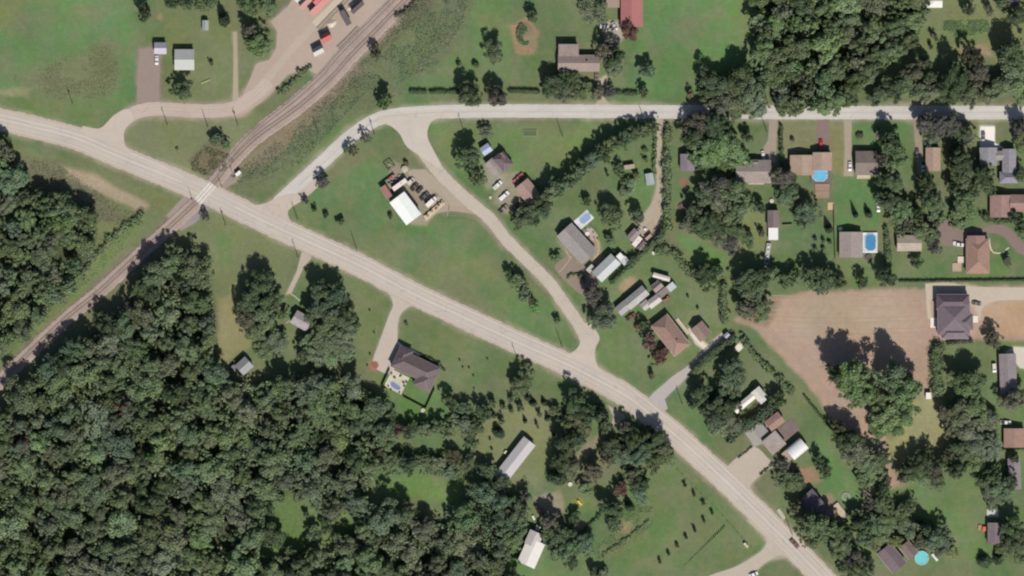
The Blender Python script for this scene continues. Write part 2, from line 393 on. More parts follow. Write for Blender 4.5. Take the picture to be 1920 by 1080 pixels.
paint([(1265,440),(1300,440),(1360,480),(1350,520),(1290,480)], (106,150,88), 16, .8)
paint([(1440,230),(1540,230),(1530,280),(1470,300)], (138,138,104), 10, .9)
paint([(1548,230),(1585,230),(1585,330),(1555,325)], (138,134,100), 8, .9)
paint([(1600,230),(1710,230),(1700,260),(1650,290),(1600,280)], (98,138,86), 8, .9)
paint([(1560,330),(1640,335),(1650,400),(1640,440),(1570,440)], (98,140,86), 12, .9)
paint([(1570,490),(1690,480),(1900,500),(1900,520),(1600,540)], (104,138,86), 14, .8)
paint([(1385,400),(1440,380),(1445,470),(1380,480)], (132,146,98), 18, .8)
paint([(1410,612),(1380,600),(1440,558),(1520,545),(1745,538),(1990,536),(1990,648),(1835,635),(1745,640),(1738,735),(1700,745),(1640,760),(1660,820),(1690,905),(1672,915),(1620,860),(1560,790),(1500,705)], (181,156,138), 12, 1, .1)
paint([(1500,560),(1700,555),(1740,600),(1600,640),(1500,620)], (184,166,140), 40, .6)
paint([(1740,600),(1745,740),(1700,740),(1720,640)], (172,150,130), 14, .6)
paint([(1700,750),(1745,740),(1800,770),(1790,850),(1700,900),(1660,840),(1680,800)], (160,156,114), 24, .95, .3)
paint([(1840,560),(1990,565),(1990,630),(1840,625)], (190,160,132), 14)
paint([(1860,640),(1990,640),(1990,900),(1880,900),(1850,750)], (110,140,88), 16, .8)
paint([(1540,820),(1620,930),(1590,1000),(1540,940),(1500,860)], (104,148,86), 18, .85)
paint([(1480,880),(1530,870),(1540,900),(1500,920)], (160,135,112), 12, .9)
paint([(1700,900),(1850,900),(1900,960),(1860,1060),(1780,1040),(1720,960)], (110,142,88), 22, .85)
paint([(930,760),(1050,760),(1040,830),(1010,920),(930,900),(880,860),(870,820)], (134,138,100), 18, .9)
paint([(1000,930),(1050,920),(1060,960),(1010,970)], (165,155,132), 12, .9)
paint([(1130,900),(1260,860),(1430,1010),(1380,1060),(1150,1100),(1090,1100),(1160,1000)], (106,134,84), 22, .85)
paint([(1280,960),(1360,960),(1340,1020),(1240,1060)], (120,132,92), 26, .8)
paint([(1180,960),(1225,940),(1215,1000),(1140,1060),(1120,1040)], (118,124,86), 16, .8, .8)
paint([(1150,980),(1185,975),(1180,1000),(1155,1000)], (150,135,108), 10, .8)
paint([(690,895),(800,890),(860,910),(858,945),(800,935),(700,930),(620,1000),(560,1030),(480,1040),(500,990),(540,930),(610,900)], (112,146,84), 16, .95, .3)
paint([(1060,930),(1110,930),(1110,960),(1070,965)], (112,144,84), 12, .8)
paint([(960,1040),(1000,1030),(1040,1060),(1030,1100),(900,1100),(920,1060)], (100,140,84), 14, .9)
paint([(1400,560),(1470,560),(1440,610),(1390,600)], (120,100,80), 12, .6)
# lawns dry out unevenly: olive and straw patches over the green
for cell, sd_, amt, colr in ((46, 71, .6, (124,131,98)), (22, 81, .35, (136,134,102)), (9, 85, .3, (132,132,100)), (70, 91, .35, (92,126,78))):
    nz_ = np.clip((fbm(GX, GY, cell, sd_) - .5) * 5.0, 0, 1) * amt
    gr_ = np.clip((C[..., 1] / (C[..., 0] + 1e-4) - 1.08) * 6, 0, 1) * nz_
    C[:] = C * (1 - gr_[..., None]) + np.array(pc(*colr)) * gr_[..., None]
paint_line([(1152,795),(1135,815),(1105,838),(1080,862)], (150,140,116), 16, 10, .9)
paint_line([(1660,860),(1690,905)], (150,142,112), 14, 12, .7)
# forest floor, painted darker than the open ground
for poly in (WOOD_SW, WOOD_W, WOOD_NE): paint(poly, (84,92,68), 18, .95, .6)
paint([(500,925),(600,920),(610,1010),(560,1045),(490,1040)], (110,138,86), 30, .9, .6)
# worn verges along the roads
paint_line(MAIN, (172,162,142), 46, 13, .9); paint_line(NORTH, (176,168,150), 30, 12, .9)
paint_line(MIDDLE, (172,160,142), 28, 12, .9); paint_line(SPUR, (178,162,148), 32, 12, .9)
paint(YARD, (182,164,150), 14, 1, .15)
paint_line(RAIL, (140,124,112), 30, 12, .9, .5)
paint([(680,110),(740,50),(790,-10),(760,-20),(700,60),(640,140),(600,190)], (165,146,134), 12, .9)
PADS = []
exec_pads = True
# driveways and pads: (name, polygon, surface colour, soft edge colour)
DRIVES = [
 ("driveway", [(262,92),(296,88),(300,130),(298,192),(256,194),(258,140)], (156,140,130)),
 ("farm_track", [(437,60),(444,60),(447,190),(436,206),(438,120)], (176,164,142)),
 ("driveway", [(566,472),(585,482),(570,500),(546,550),(536,552),(556,510)], (188,176,158)),
 ("driveway", [(730,548),(780,570),(768,574),(752,588),(746,608),(746,640),(756,652),(738,694),(722,700),(699,682),(712,640),(729,592),(737,572)], (196,184,170)),
 ("driveway", [(1122,150),(1138,140),(1136,165),(1134,185),(1146,199),(1112,199),(1124,185),(1122,165)], (184,170,150)),
 ("driveway", [(1231,222),(1242,222),(1240,300),(1243,340),(1244,410),(1232,440),(1210,455),(1196,430),(1205,405),(1222,380),(1231,350),(1229,300)], (182,168,148)),
 ("driveway", [(1443,222),(1458,222),(1456,260),(1454,305),(1432,300),(1425,290),(1440,262)], (166,152,136)),
 ("driveway", [(1533,222),(1554,222),(1553,275),(1531,275)], (140,120,116)),
 ("driveway", [(1582,222),(1597,222),(1596,270),(1600,330),(1582,330),(1584,270)], (172,160,140)),
 ("driveway", [(1712,222),(1726,222),(1730,290),(1738,325),(1722,325),(1716,270)], (160,146,130)),
 ("concrete_driveway", [(1838,237),(1865,237),(1865,268),(1880,276),(1872,282),(1838,276)], (246,240,232)),
 ("asphalt_court", [(1752,412),(1790,415),(1800,432),(1833,428),(1870,421),(1895,430),(1925,462),(1925,480),(1905,470),(1880,442),(1850,437),(1832,442),(1800,458),(1775,462),(1755,440)], (142,123,116)),
 ("parking_pad", [(1082,500),(1100,496),(1120,520),(1112,540),(1100,556),(1080,545),(1062,528),(1040,500),(1070,478)], (150,134,122)),
 ("parking_pad", [(1185,440),(1225,410),(1236,440),(1200,470)], (176,160,140)),
 ("driveway", [(1335,640),(1352,624),(1364,634),(1352,648),(1290,705),(1246,748),(1252,766),(1238,776),(1212,752),(1226,736),(1262,705),(1300,680)], (186,178,172)),
 ("walkway", [(1290,618),(1299,612),(1318,640),(1336,652),(1328,662),(1304,645)], (206,196,182)),
 ("parking_lot", [(1350,888),(1410,838),(1450,868),(1475,862),(1440,880),(1408,908),(1400,935),(1376,912)], (192,180,164)),
 ("paved_area", [(1397,812),(1428,790),(1450,806),(1432,830),(1414,838)], (168,164,156)),
 ("gravel_drive", [(1735,532),(1775,530),(1840,538),(1990,541),(1990,560),(1870,564),(1840,580),(1838,600),(1815,560),(1748,560),(1748,600),(1740,598)], (200,186,168)),
 ("driveway", [(1990,655),(1900,650),(1885,660),(1900,675),(1912,690),(1990,700)], (215,205,190)),
 ("farm_entrance", [(1400,975),(1436,1008),(1436,1020),(1425,1035),(1380,1062),(1330,1080),(1320,1100),(1380,1100),(1440,1052),(1480,1045),(1560,1100),(1540,1075),(1500,1030),(1450,985)], (192,180,164)),
 ("farm_entrance", [(1140,760),(1200,795),(1170,778),(1172,786),(1155,792),(1145,808),(1150,780)], (186,172,152)),
 ("service_track", [(798,318),(812,330),(846,352),(880,385),(915,412),(890,402),(850,396),(820,400),(800,416),(790,412),(812,395),(800,372),(782,348),(765,325),(775,318)], (178,164,146)),
 ("verge_apron", [(312,404),(345,368),(390,350),(388,396),(365,418),(340,432),(330,425)], (164,150,140)),
 ("verge_apron", [(380,372),(392,392),(372,412),(352,420),(350,400)], (156,148,146)),
 ("gravel_apron", [(404,338),(420,326),(440,318),(455,325),(442,342),(424,352),(420,372),(405,368)], (160,146,134)),
]
for nm, poly, col in DRIVES: paint(poly, tuple(c * .97 for c in col), 7, .85, .1, 5)
PATCH = [("bare", disc(1177,533,20,11,12,-38), (172,152,122)), ("bare", disc(1281.6,341.6,9), (148,116,96)), ("bare", disc(703,685,12), (166,124,104)),
 ("bare", disc(1086,943,9), (158,150,70)), ("bare", [(735,300),(800,330),(830,380),(800,425),(770,420),(720,360)], (160,150,132)),
 ("bare", disc(1204,420,16), (165,150,130)), ("bare", disc(1560,425,5), (150,130,110)), ("bare", [(1130,40),(1160,40),(1170,70),(1150,90),(1135,70)], (185,172,158)),
 ("bare", [(1540,930),(1560,925),(1580,960),(1560,970)], (160,140,120)), ("bare", [(1500,880),(1520,875),(1530,895),(1510,905)], (168,140,118)), ("bare", disc(1628,920,14,8), (175,155,140)),
 ("bare", disc(1160,990,12,6), (152,132,104)), ("bare", disc(440,540,10), (150,160,110)), ("bare", disc(300,32,5), (160,140,110)), ("bare", disc(1088,985,14,9), (158,148,118)),
 ("bare", [(1100,430),(1125,450),(1130,485),(1112,480),(1098,450)], (172,152,128)), ("bare", disc(1010,293,5), (120,126,90))]
for _, poly, col in PATCH: paint(poly, col, 8, .9, .2, 5)

H, W_ = GX.shape
co = np.zeros((H * W_, 3)); co[:, 0] = (GX.ravel() - 960) * S; co[:, 1] = (540 - GY.ravel()) * S
ii, jj = np.meshgrid(np.arange(W_ - 1), np.arange(H - 1)); a = (jj * W_ + ii).ravel()
quads = np.stack([a, a + W_, a + W_ + 1, a + 1], 1).astype(np.int32)
def np_mesh(name, co, quads, mat):
    me = bpy.data.meshes.new(name); me.vertices.add(len(co)); me.vertices.foreach_set("co", co.astype(np.float32).ravel())
    n = len(quads); me.loops.add(n * 4); me.loops.foreach_set("vertex_index", quads.astype(np.int32).ravel())
    me.polygons.add(n); me.polygons.foreach_set("loop_start", (np.arange(n) * 4).astype(np.int32))
    try: me.polygons.foreach_set("loop_total", np.full(n, 4, np.int32))
    except Exception: pass
    me.update(calc_edges=True); me.materials.append(M[mat] if isinstance(mat, str) else mat); return me
gm = np_mesh("ground", co, quads, 'ground')
ca = gm.color_attributes.new("cover", 'FLOAT_COLOR', 'POINT')
cc = np.ones((H * W_, 4), np.float32); cc[:, :3] = C.reshape(-1, 3); ca.data.foreach_set("color", cc.ravel())
ra_ = gm.attributes.new("rough", 'FLOAT', 'POINT'); ra_.data.foreach_set("value", RG.astype(np.float32).ravel())
struct(link("ground", gm))

# ---------------------------------------------------------------- roads, drives
struct(sheet("gravel_yard", YARD, 0.010, 'paving', pc(184,166,152)))
z = 0.016
for nm, poly, col in DRIVES:
    struct(sheet(nm, poly, z, 'paving', pc(*col), smooth=len(poly) > 7 and 'drive' != nm and (1335,640) not in poly)); z += 0.0015
RC = pc(199,188,176); RN = pc(208,202,194); SH = pc(194,180,164)
struct(ribbon("road_shoulder", MAIN, 43, 0.060, 'paving', SH, 1.2))
struct(ribbon("side_road", SPUR, 25, 0.064, 'road', pc(196,180,166), 0.8))
struct(ribbon("side_road", NORTH, 25, 0.068, 'road', RN, 0.5))
struct(ribbon("side_road", MIDDLE, 22, 0.072, 'road', pc(198,186,172), 0.8))
struct(sheet("road_junction", [(722,232),(735,238),(750,252),(764,276),(800,300),(830,318),(810,276),(802,258),(803,240),(815,224),(850,219),(850,206),(760,208),(720,214),(700,228)], 0.076, 'road', pc(200,190,177), True))
struct(sheet("road_junction", [(1085,610),(1088,636),(1083,652),(1064,664),(1040,660),(1060,690),(1110,716),(1140,730),(1160,728),(1132,702),(1118,680),(1116,655),(1124,632),(1105,606)], 0.080, 'road', pc(198,186,172), True))
struct(sheet("road_junction", [(500,380),(530,366),(560,360),(590,335),(605,340),(572,372),(545,390),(540,402),(552,425),(580,448),(560,450),(500,420),(440,385),(415,368),(450,378),(480,384)], 0.084, 'road', pc(196,182,169), True))
struct(sheet("road_junction", [(155,236),(185,241),(198,232),(215,215),(240,204),(250,225),(236,240),(232,258),(240,280),(270,300),(225,300),(190,282),(150,262)], 0.088, 'road', pc(198,184,170), True))
struct(ribbon("main_road", MAIN, 34, 0.094, 'road', RC, 0.3))
def line(name, pts, w, off, col, z=0.1, dash=None):
    c = catmull(pts, 3); nn = normals(c); vs = []; fs = []; d = 0
    for i in range(len(c) - 1):
        if dash and (i % dash[0]) >= dash[1]: continue
        n = len(vs)
        for j in (i, i + 1):
            for s_ in (-1, 1):
                k = off + s_ * w / 2; x, y = P(c[j][0] + nn[j][0] * k, c[j][1] + nn[j][1] * k); vs.append((x, y, z))
        fs.append((n, n + 1, n + 3, n + 2))
    me = bpy.data.meshes.new(name); me.from_pydata(vs, [], fs); me.materials.append(M['paint']); me.update()
    return struct(link(name, me, col))
LW = pc(226,216,206)
i0 = [i for i, p in enumerate(MAIN) if p[0] == 342][0]
WEST = MAIN[:i0 + 1]; EAST = MAIN[i0 + 2:]
line("centre_line", WEST, 0.9, 0, LW); line("centre_line", EAST, 0.9, 0, LW)
line("edge_line", [(0,224-8),(82,235),(150,254),(200,275)], 0.7, 0, LW); line("edge_line", [(240,286),(290,306),(345,332)], 0.8, 0, LW)
line("edge_line", [p for p in MAIN if 527 <= p[0] <= 1070], 0.8, -15.5, LW); line("edge_line", [p for p in MAIN if p[0] >= 1170], 0.8, -15.5, LW)
line("edge_line", EAST, 0.6, 15.5, pc(212,200,188)); line("edge_line", WEST[1:], 0.6, 15.5, pc(212,200,188))
line("centre_seam", [(1900,211),(1500,211),(1000,209),(850,210),(770,214),(722,220),(690,234),(652,263),(602,309),(560,347)], 0.6, 0, pc(176,166,156), 0.1)
# thin skid marks on the service track
for k in range(5):
    line("tyre_track", [(822+k*2,392+k*3),(850,388+k*4),(880,395+k*3),(905,412+k*2)], 0.7, 0, pc(164,148,130), 0.075)
    line("tyre_track", [(806+k,360-k*2),(828,366+k*2),(842,380+k*3),(838,398+k*2)], 0.6, 0, pc(166,150,132), 0.055)

rf = random.Random(8)
for k in range(26):           # drill rows and wheel ruts across the ploughed field
    y = 556 + k * 6.4 + rf.uniform(-2.5, 2.5); x0 = 1440 + max(0, y - 600) * .55 + rf.uniform(-8, 10); x1 = 1738 - rf.uniform(2, 30) if y < 640 else 1545 + rf.uniform(-12, 8)
    if rf.random() < .25: x0 += 90
    if x1 - x0 > 30: line("field_row", [(x0, y + rf.uniform(-1, 1)), ((x0 + x1) / 2, y + 3 + rf.uniform(-1.5, 1.5)), (x1, y - 1)], rf.uniform(.7, 1.6), 0, pc(*rf.choice([(174,153,133),(181,160,138),(172,151,131)])), .012)
for k in range(2): line("field_rut", [(1680 + k * 7,905), (1640 + k * 7,850), (1590 + k * 7,790), (1520 + k * 7,700), (1450 + k * 7,630), (1425 + k * 6,600)], 1.6, 0, pc(168,147,128), .014)
# ---------------------------------------------------------------- railway
def railway(label, pts, w, ballast_col, h=0.3, crossing=None):
    t = bpy.data.objects.new("railway_track", None); COL.objects.link(t); tag(t, label, "railway track")
    c = catmull(pts, 3); 
    if crossing: segs = [[p for p in c if p[1] < crossing[0]], [p for p in c if p[1] > crossing[1]]]
    else: segs = [c]
    segs = [s for s in segs if len(s) > 2]
    for sg in segs:
        nn = normals(sg); vs = []; fs = []; rr = random.Random(4)
        for p, n in zip(sg, nn):
            for k, zz in ((-w / 2, 0.03), (-w / 2 + 2, h), (w / 2 - 2, h), (w / 2, 0.03)):
                if abs(k) == w / 2: k += rr.uniform(-1, 1)
                x, y = P(p[0] + n[0] * k, p[1] + n[1] * k); vs.append((x, y, zz))
        for i in range(len(sg) - 1):
            for k in range(3): q = i * 4 + k; fs.append((q, q + 4, q + 5, q + 1))
        me = bpy.data.meshes.new("ballast"); me.from_pydata(vs, [], fs); me.materials.append(M['ballast']); me.update(); link("ballast", me, ballast_col, t)
        # sleepers, one joined mesh (each about a pixel)
        mb = MB(); L = 0; nxt = 0
        for i in range(len(sg) - 1):
            ax, ay = P(*sg[i]); bx, by = P(*sg[i + 1]); d = math.hypot(bx - ax, by - ay); an = math.atan2(by - ay, bx - ax)
            while nxt <= L + d:
                u = (nxt - L) / d; mb.box(ax + (bx - ax) * u, ay + (by - ay) * u, h + 0.05, 0.26, 2.7, 0.14, an); nxt += 0.9
            L += d
        o = part("sleepers", mb, 'wood', pc(150,132,122), t); stuff(o)
    for s_ in (-1, 1):
        nn = normals(c); vs = []; fs = []
        for p, n in zip(c, nn):
            for k, zz in ((-0.08, h + .12), (-0.08, h + .3), (0.08, h + .3), (0.08, h + .12)):
                k = (s_ * 0.76 + k) / S; x, y = P(p[0] + n[0] * k, p[1] + n[1] * k); vs.append((x, y, zz if not crossing or not crossing[0] - 2 < p[1] < crossing[1] + 2 else zz - h - .12))
        for i in range(len(c) - 1):
            for k in range(3): q = i * 4 + k; fs.append((q, q + 4, q + 5, q + 1))
        me = bpy.data.meshes.new("rail"); me.from_pydata(vs, [], fs); me.materials.append(M['rust']); me.update(); link("rail", me, pc(176,160,150), t)
    return t
railway("main railway track crossing the highway at the white crossing panels", RAIL, 27, pc(172,154,143), 0.32, (347, 378))
RAIL2 = [(775,-40),(742,-8),(676,58),(632,103),(600,140),(545,190),(482,240),(452,268),(432,292)]
railway("second railway track running along the yard side of the main line", [(x+3,y) for x,y in RAIL2], 15, pc(184,166,155), 0.22)
railway("short siding ending beside the signal-side dirt of the yard", [(672,52),(655,70),(634,90)], 9, pc(170,156,142), 0.15)
railway("yard siding passing between the red stores and the pale gravel heap", [(665,-15),(640,10),(618,32),(596,55)], 9, pc(184,170,152), 0.12)
t = thing("crossing_surface", "pale concrete crossing panels where the railway cuts the highway", "level crossing", 384.5, 362, -49)
for k, (oy, w, c) in enumerate(((-1.55, 1.25, (226,219,208)), (0, 1.2, (232,227,216)), (1.55, 1.25, (228,221,210)))):
    for q in range(6):
        part("panel", MB().box(-6.6 + q * 2.64, oy, 0.14, 2.55, w, 0.1), 'paving', pc(*c, .9 + .08 * ((q * 7 + k * 3) % 4) / 3), t)

# pale concrete strip in the yard
struct(ribbon("concrete_strip", [(655,-20),(625,12),(602,35),(590,47)], 15, 0.03, 'paving', pc(204,192,172), .5, smooth=False))
struct(ribbon("haul_track", [(590,47),(570,68),(540,100),(490,160),(450,205)], 14, 0.028, 'paving', pc(190,174,158), 1.5))

# ---------------------------------------------------------------- leaves: crown shapes made of many small leaf sprays on clustered puffs
def puffs(pf, dens, size, rs, flat=0.0):
    """pf rows: x y z rx ry rz ; leaves sit on the puffs' shells and inside; returns quads"""
    cs, ns = [], []
    for x, y, z, rx, ry, rz in pf:
        n = max(6, int(dens * (rx * ry + ry * rz + rx * rz) / 3))
        d = rs.normal(size=(n, 3)); d /= np.linalg.norm(d, axis=1)[:, None]
        d[:, 2] = np.where((d[:, 2] < -0.3) & (rs.rand(n) < .6), -d[:, 2], d[:, 2])
        rad = 0.72 + 0.36 * rs.rand(n) ** 0.6
        cs.append(np.array([x, y, z]) + d * rad[:, None] * np.array([rx, ry, rz]))
        nn_ = d / np.array([rx, ry, rz]) * min(rx, ry, rz); ns.append(nn_)
    c = np.concatenate(cs); n = np.concatenate(ns); n /= np.linalg.norm(n, axis=1)[:, None]
    n = n + rs.normal(size=n.shape) * 0.34; n[:, 2] += 0.4; n /= np.linalg.norm(n, axis=1)[:, None]
    u = np.cross(n, rs.normal(size=n.shape)); u /= np.linalg.norm(u, axis=1)[:, None]; v = np.cross(n, u)
    s = size * (0.6 + 0.8 * rs.rand(len(c)))[:, None]; as_ = (0.6 + 0.5 * rs.rand(len(c)))[:, None]
    q = np.stack([c - u * s, c - v * s * as_ + n * s * .2, c + u * s, c + v * s * as_ - n * s * .2], 1)
    core = []                      # solid blob added inside every puff to block light
    for x, y, z, rx, ry, rz in pf:
        k = .74; o = np.array([x, y, z]); e = np.array([rx, ry, rz]) * k
        R1 = [np.array([math.cos(a), math.sin(a), 0]) for a in [math.pi / 3 * i for i in range(6)]]
        up_, dn = np.array([0, 0, 1.0]), np.array([0, 0, -1.0])
        for i in range(0, 6, 2):
            for pole in (up_, dn): core.append([o + R1[i] * e, o + R1[(i + 1) % 6] * e, o + R1[(i + 2) % 6] * e, o + pole * e])
    if core: q = np.concatenate([q, np.array(core)])
    return q.reshape(-1, 3)
def leaf_mesh(name, co):
    n = len(co) // 4; return np_mesh(name, co, np.arange(n * 4).reshape(-1, 4), 'leaf')
def crown_big(seed, nl, size, dens, ragged=1.0):
    rs = np.random.RandomState(seed); pf = [(0, 0, .45, .5, .5, .3)]; a0 = rs.rand() * 6.28; m = rs.randint(3, 6); sub_ = []
    for k in range(m):             # main limbs carry clumps that stick out unevenly
        an = a0 + k * 6.283 / m + rs.uniform(-.4, .4); rr = rs.uniform(.38, .72); sub_.append((math.cos(an) * rr, math.sin(an) * rr, rs.uniform(.3, .62), rs.uniform(.26, .46)))
    for sx_, sy_, sz_, sr_ in sub_:
        for k in range(int(26 * sr_)):
            d = rs.normal(size=3); d /= np.linalg.norm(d); q_ = rs.uniform(.08, .17)
            pf.append((sx_ + d[0] * sr_, sy_ + d[1] * sr_, max(.08, sz_ + abs(d[2]) * sr_ * .6), q_, q_, q_ * .6))
    for i in range(nl // 2):
        a = rs.rand() * 6.283; zz = rs.rand() ** .75; rr = math.sqrt(max(0, 1 - (abs(zz - .42) / .62) ** 2.2)) * (0.5 + .42 * rs.rand() ** .5)
        s = 0.19 + .13 * rs.rand(); ex = 1 + (0.22 * ragged * rs.rand() if rs.rand() < .35 else 0)
        pf.append((math.cos(a) * rr * .78 * ex, math.sin(a) * rr * .78 * ex, .1 + .72 * zz, s, s, s * .55))
    return leaf_mesh("crown", puffs(pf, dens, size, rs))
CR_BIG = [crown_big(10 + i, 36, 0.038, 2600) for i in range(5)]
CR_MID = [crown_big(30 + i, 22, 0.06, 1150, 1.2) for i in range(5)]
def crown_small(seed):
    rs = np.random.RandomState(seed); pf = [(0, 0, .5, .7, .7, .42)]
    for i in range(9):
        a = rs.rand() * 6.283; r = .35 + .4 * rs.rand(); pf.append((math.cos(a) * r, math.sin(a) * r, .2 + .65 * rs.rand(), .3, .3, .22))
    return leaf_mesh("crown", puffs(pf, 330, 0.1, rs))
CR_SMALL = [crown_small(50 + i) for i in range(4)]
def crown_conifer(seed):
    rs = np.random.RandomState(seed); pf = []
    for k in range(9):
        z = .08 + .86 * k / 8; r = (1 - k / 8.6) * .8 + .06; n = max(1, int(7 * r) + 1)
        for i in range(n):
            a = 6.283 * (i + rs.rand() * .6) / n; pf.append((math.cos(a) * r * .6, math.sin(a) * r * .6, z, .16 + r * .32, .16 + r * .32, .08))
    return leaf_mesh("crown", puffs(pf, 420, 0.07, rs))
CR_CON = [crown_conifer(70 + i) for i in range(3)]
def crown_bare(seed):   # thin see-through crown
    rs = np.random.RandomState(seed); pf = []
    for i in range(26):
        a = rs.rand() * 6.283; r = .15 + .75 * rs.rand(); pf.append((math.cos(a) * r, math.sin(a) * r, .25 + .7 * rs.rand() * (1.1 - r * .6), .17, .17, .1))
    return leaf_mesh("crown", puffs(pf, 900, 0.045, rs))
CR_THIN = [crown_bare(90 + i) for i in range(2)]
def trunk_mesh(seed, limbs=5):
    rs = random.Random(seed); mb = MB()
    mb.cyl(0, 0, -0.02, .35, .035, .026, 8); mb.cyl(0, 0, .35, .8, .026, .010, 6)
    for i in range(limbs):
        a = rs.random() * 6.28; z = .25 + .4 * rs.random(); L = .3 + .25 * rs.random(); dx, dy, dz = math.cos(a) * L, math.sin(a) * L, .15 + .12 * rs.random()
        r0, r1 = .014, .005; px_, py_ = -math.sin(a), math.cos(a); vs = []
        for (bx, by, bz, r) in ((0, 0, z, r0), (dx, dy, z + dz, r1)):
            for u, v in ((1, 0), (0, 1), (-1, 0), (0, -1)): vs.append((bx + px_ * u * r, by + py_ * u * r, bz + v * r))
        mb.add(vs, [(0, 1, 5, 4), (1, 2, 6, 5), (2, 3, 7, 6), (3, 0, 4, 7)])
    return mb.mesh("trunk", 'bark')
TRUNKS = [trunk_mesh(i) for i in range(3)]; TRUNK_CON = trunk_mesh(9, 0)
TONES = {'d': (88,104,73), 'm': (108,124,86), 'l': (114,136,90), 'g': (114,124,96), 'r': (104,104,82), 'R': (108,84,74), 'y': (124,134,88), 'o': (120,120,90), 'c': (80,96,72), 'b': (118,156,92), 'p': (104,102,92), 't': (100,120,92)}
rt = random.Random(5); KIND = ['garden_tree']
def tree(px, py, r, h, tone, label, group=None, kind=None, cat=None, name=None):
    """r in photo pixels, h in metres; the trunk stands at px,py"""
    rm = r * S; con = tone == 'c' if kind is None else kind == 'con'
    cat = cat or ("shrub" if h < 4.5 else "tree")
    name = name or ("conifer" if con and h >= 4.5 else ("shrub" if h < 4.5 else KIND[0]))
    t = thing(name, label, cat, px, py, 0, group); t.rotation_euler.z = rt.uniform(0, 6.28)
    if kind == 'thin': me = rt.choice(CR_THIN)
    elif con: me = rt.choice(CR_CON)
    else: me = rt.choice(CR_BIG if rm > 5.2 else (CR_MID if rm > 2.6 else CR_SMALL))
    bt = TONES[tone]; v = rt.uniform(.9, 1.1); col = pc(bt[0] * v * rt.uniform(.97, 1.03), bt[1] * v, bt[2] * v * rt.uniform(.95, 1.05))
    z0 = h * (.02 if h < 4.5 or con else .16)
    e = rt.uniform(.84, 1.2)
    link("crown", me, col, t, (0, 0, z0), 0, (rm * e, rm / e, h - z0))
    link("trunk", TRUNK_CON if con else rt.choice(TRUNKS), pc(112,98,84), t, (0, 0, 0), 0, (h * .75, h * .75, h * .85))
    return t
def cluster(where, rows, by='x', noun='tree'):
    """rows: x,y,r,h,tone; labels count along the clump"""
    idx = sorted(range(len(rows)), key=lambda i: rows[i][0 if by == 'x' else 1])
    ORD = "first second third fourth fifth sixth seventh eighth ninth tenth eleventh twelfth thirteenth fourteenth fifteenth sixteenth seventeenth eighteenth nineteenth twentieth".split()
    side = 'left' if by == 'x' else 'top'
    for n, i in enumerate(idx):
        x, y, r, h, tone = rows[i][:5]; kd = rows[i][5] if len(rows[i]) > 5 else None
        tone_w = {'d': 'dark', 'm': 'green', 'l': 'bright', 'g': 'greyish', 'r': 'warm-toned', 'R': 'maroon', 'y': 'yellowish', 'o': 'brownish', 'c': 'dark conical', 'b': 'vivid', 'p': 'purplish', 't': 'bluish'}[tone]
        lb = (f"only" if len(idx) == 1 else (ORD[n] if n < 20 else str(n + 1) + "th"))
        nn_ = noun if h >= 4.5 or noun != 'tree' else 'shrub'
        KIND[0] = "hedgerow_tree" if any(w in where for w in ("line", "wood", "railway", "belt", "ribbon", "grove", "clump", "road", "highway", "thicket", "scrub")) else "garden_tree"
        tree(x, y, r, h, tone, f"{tone_w} {nn_}, {lb} from the {side}, {where}", group=None if len(idx) == 1 else where_group(where), kind=kd)
def where_group(w): return "trees " + w
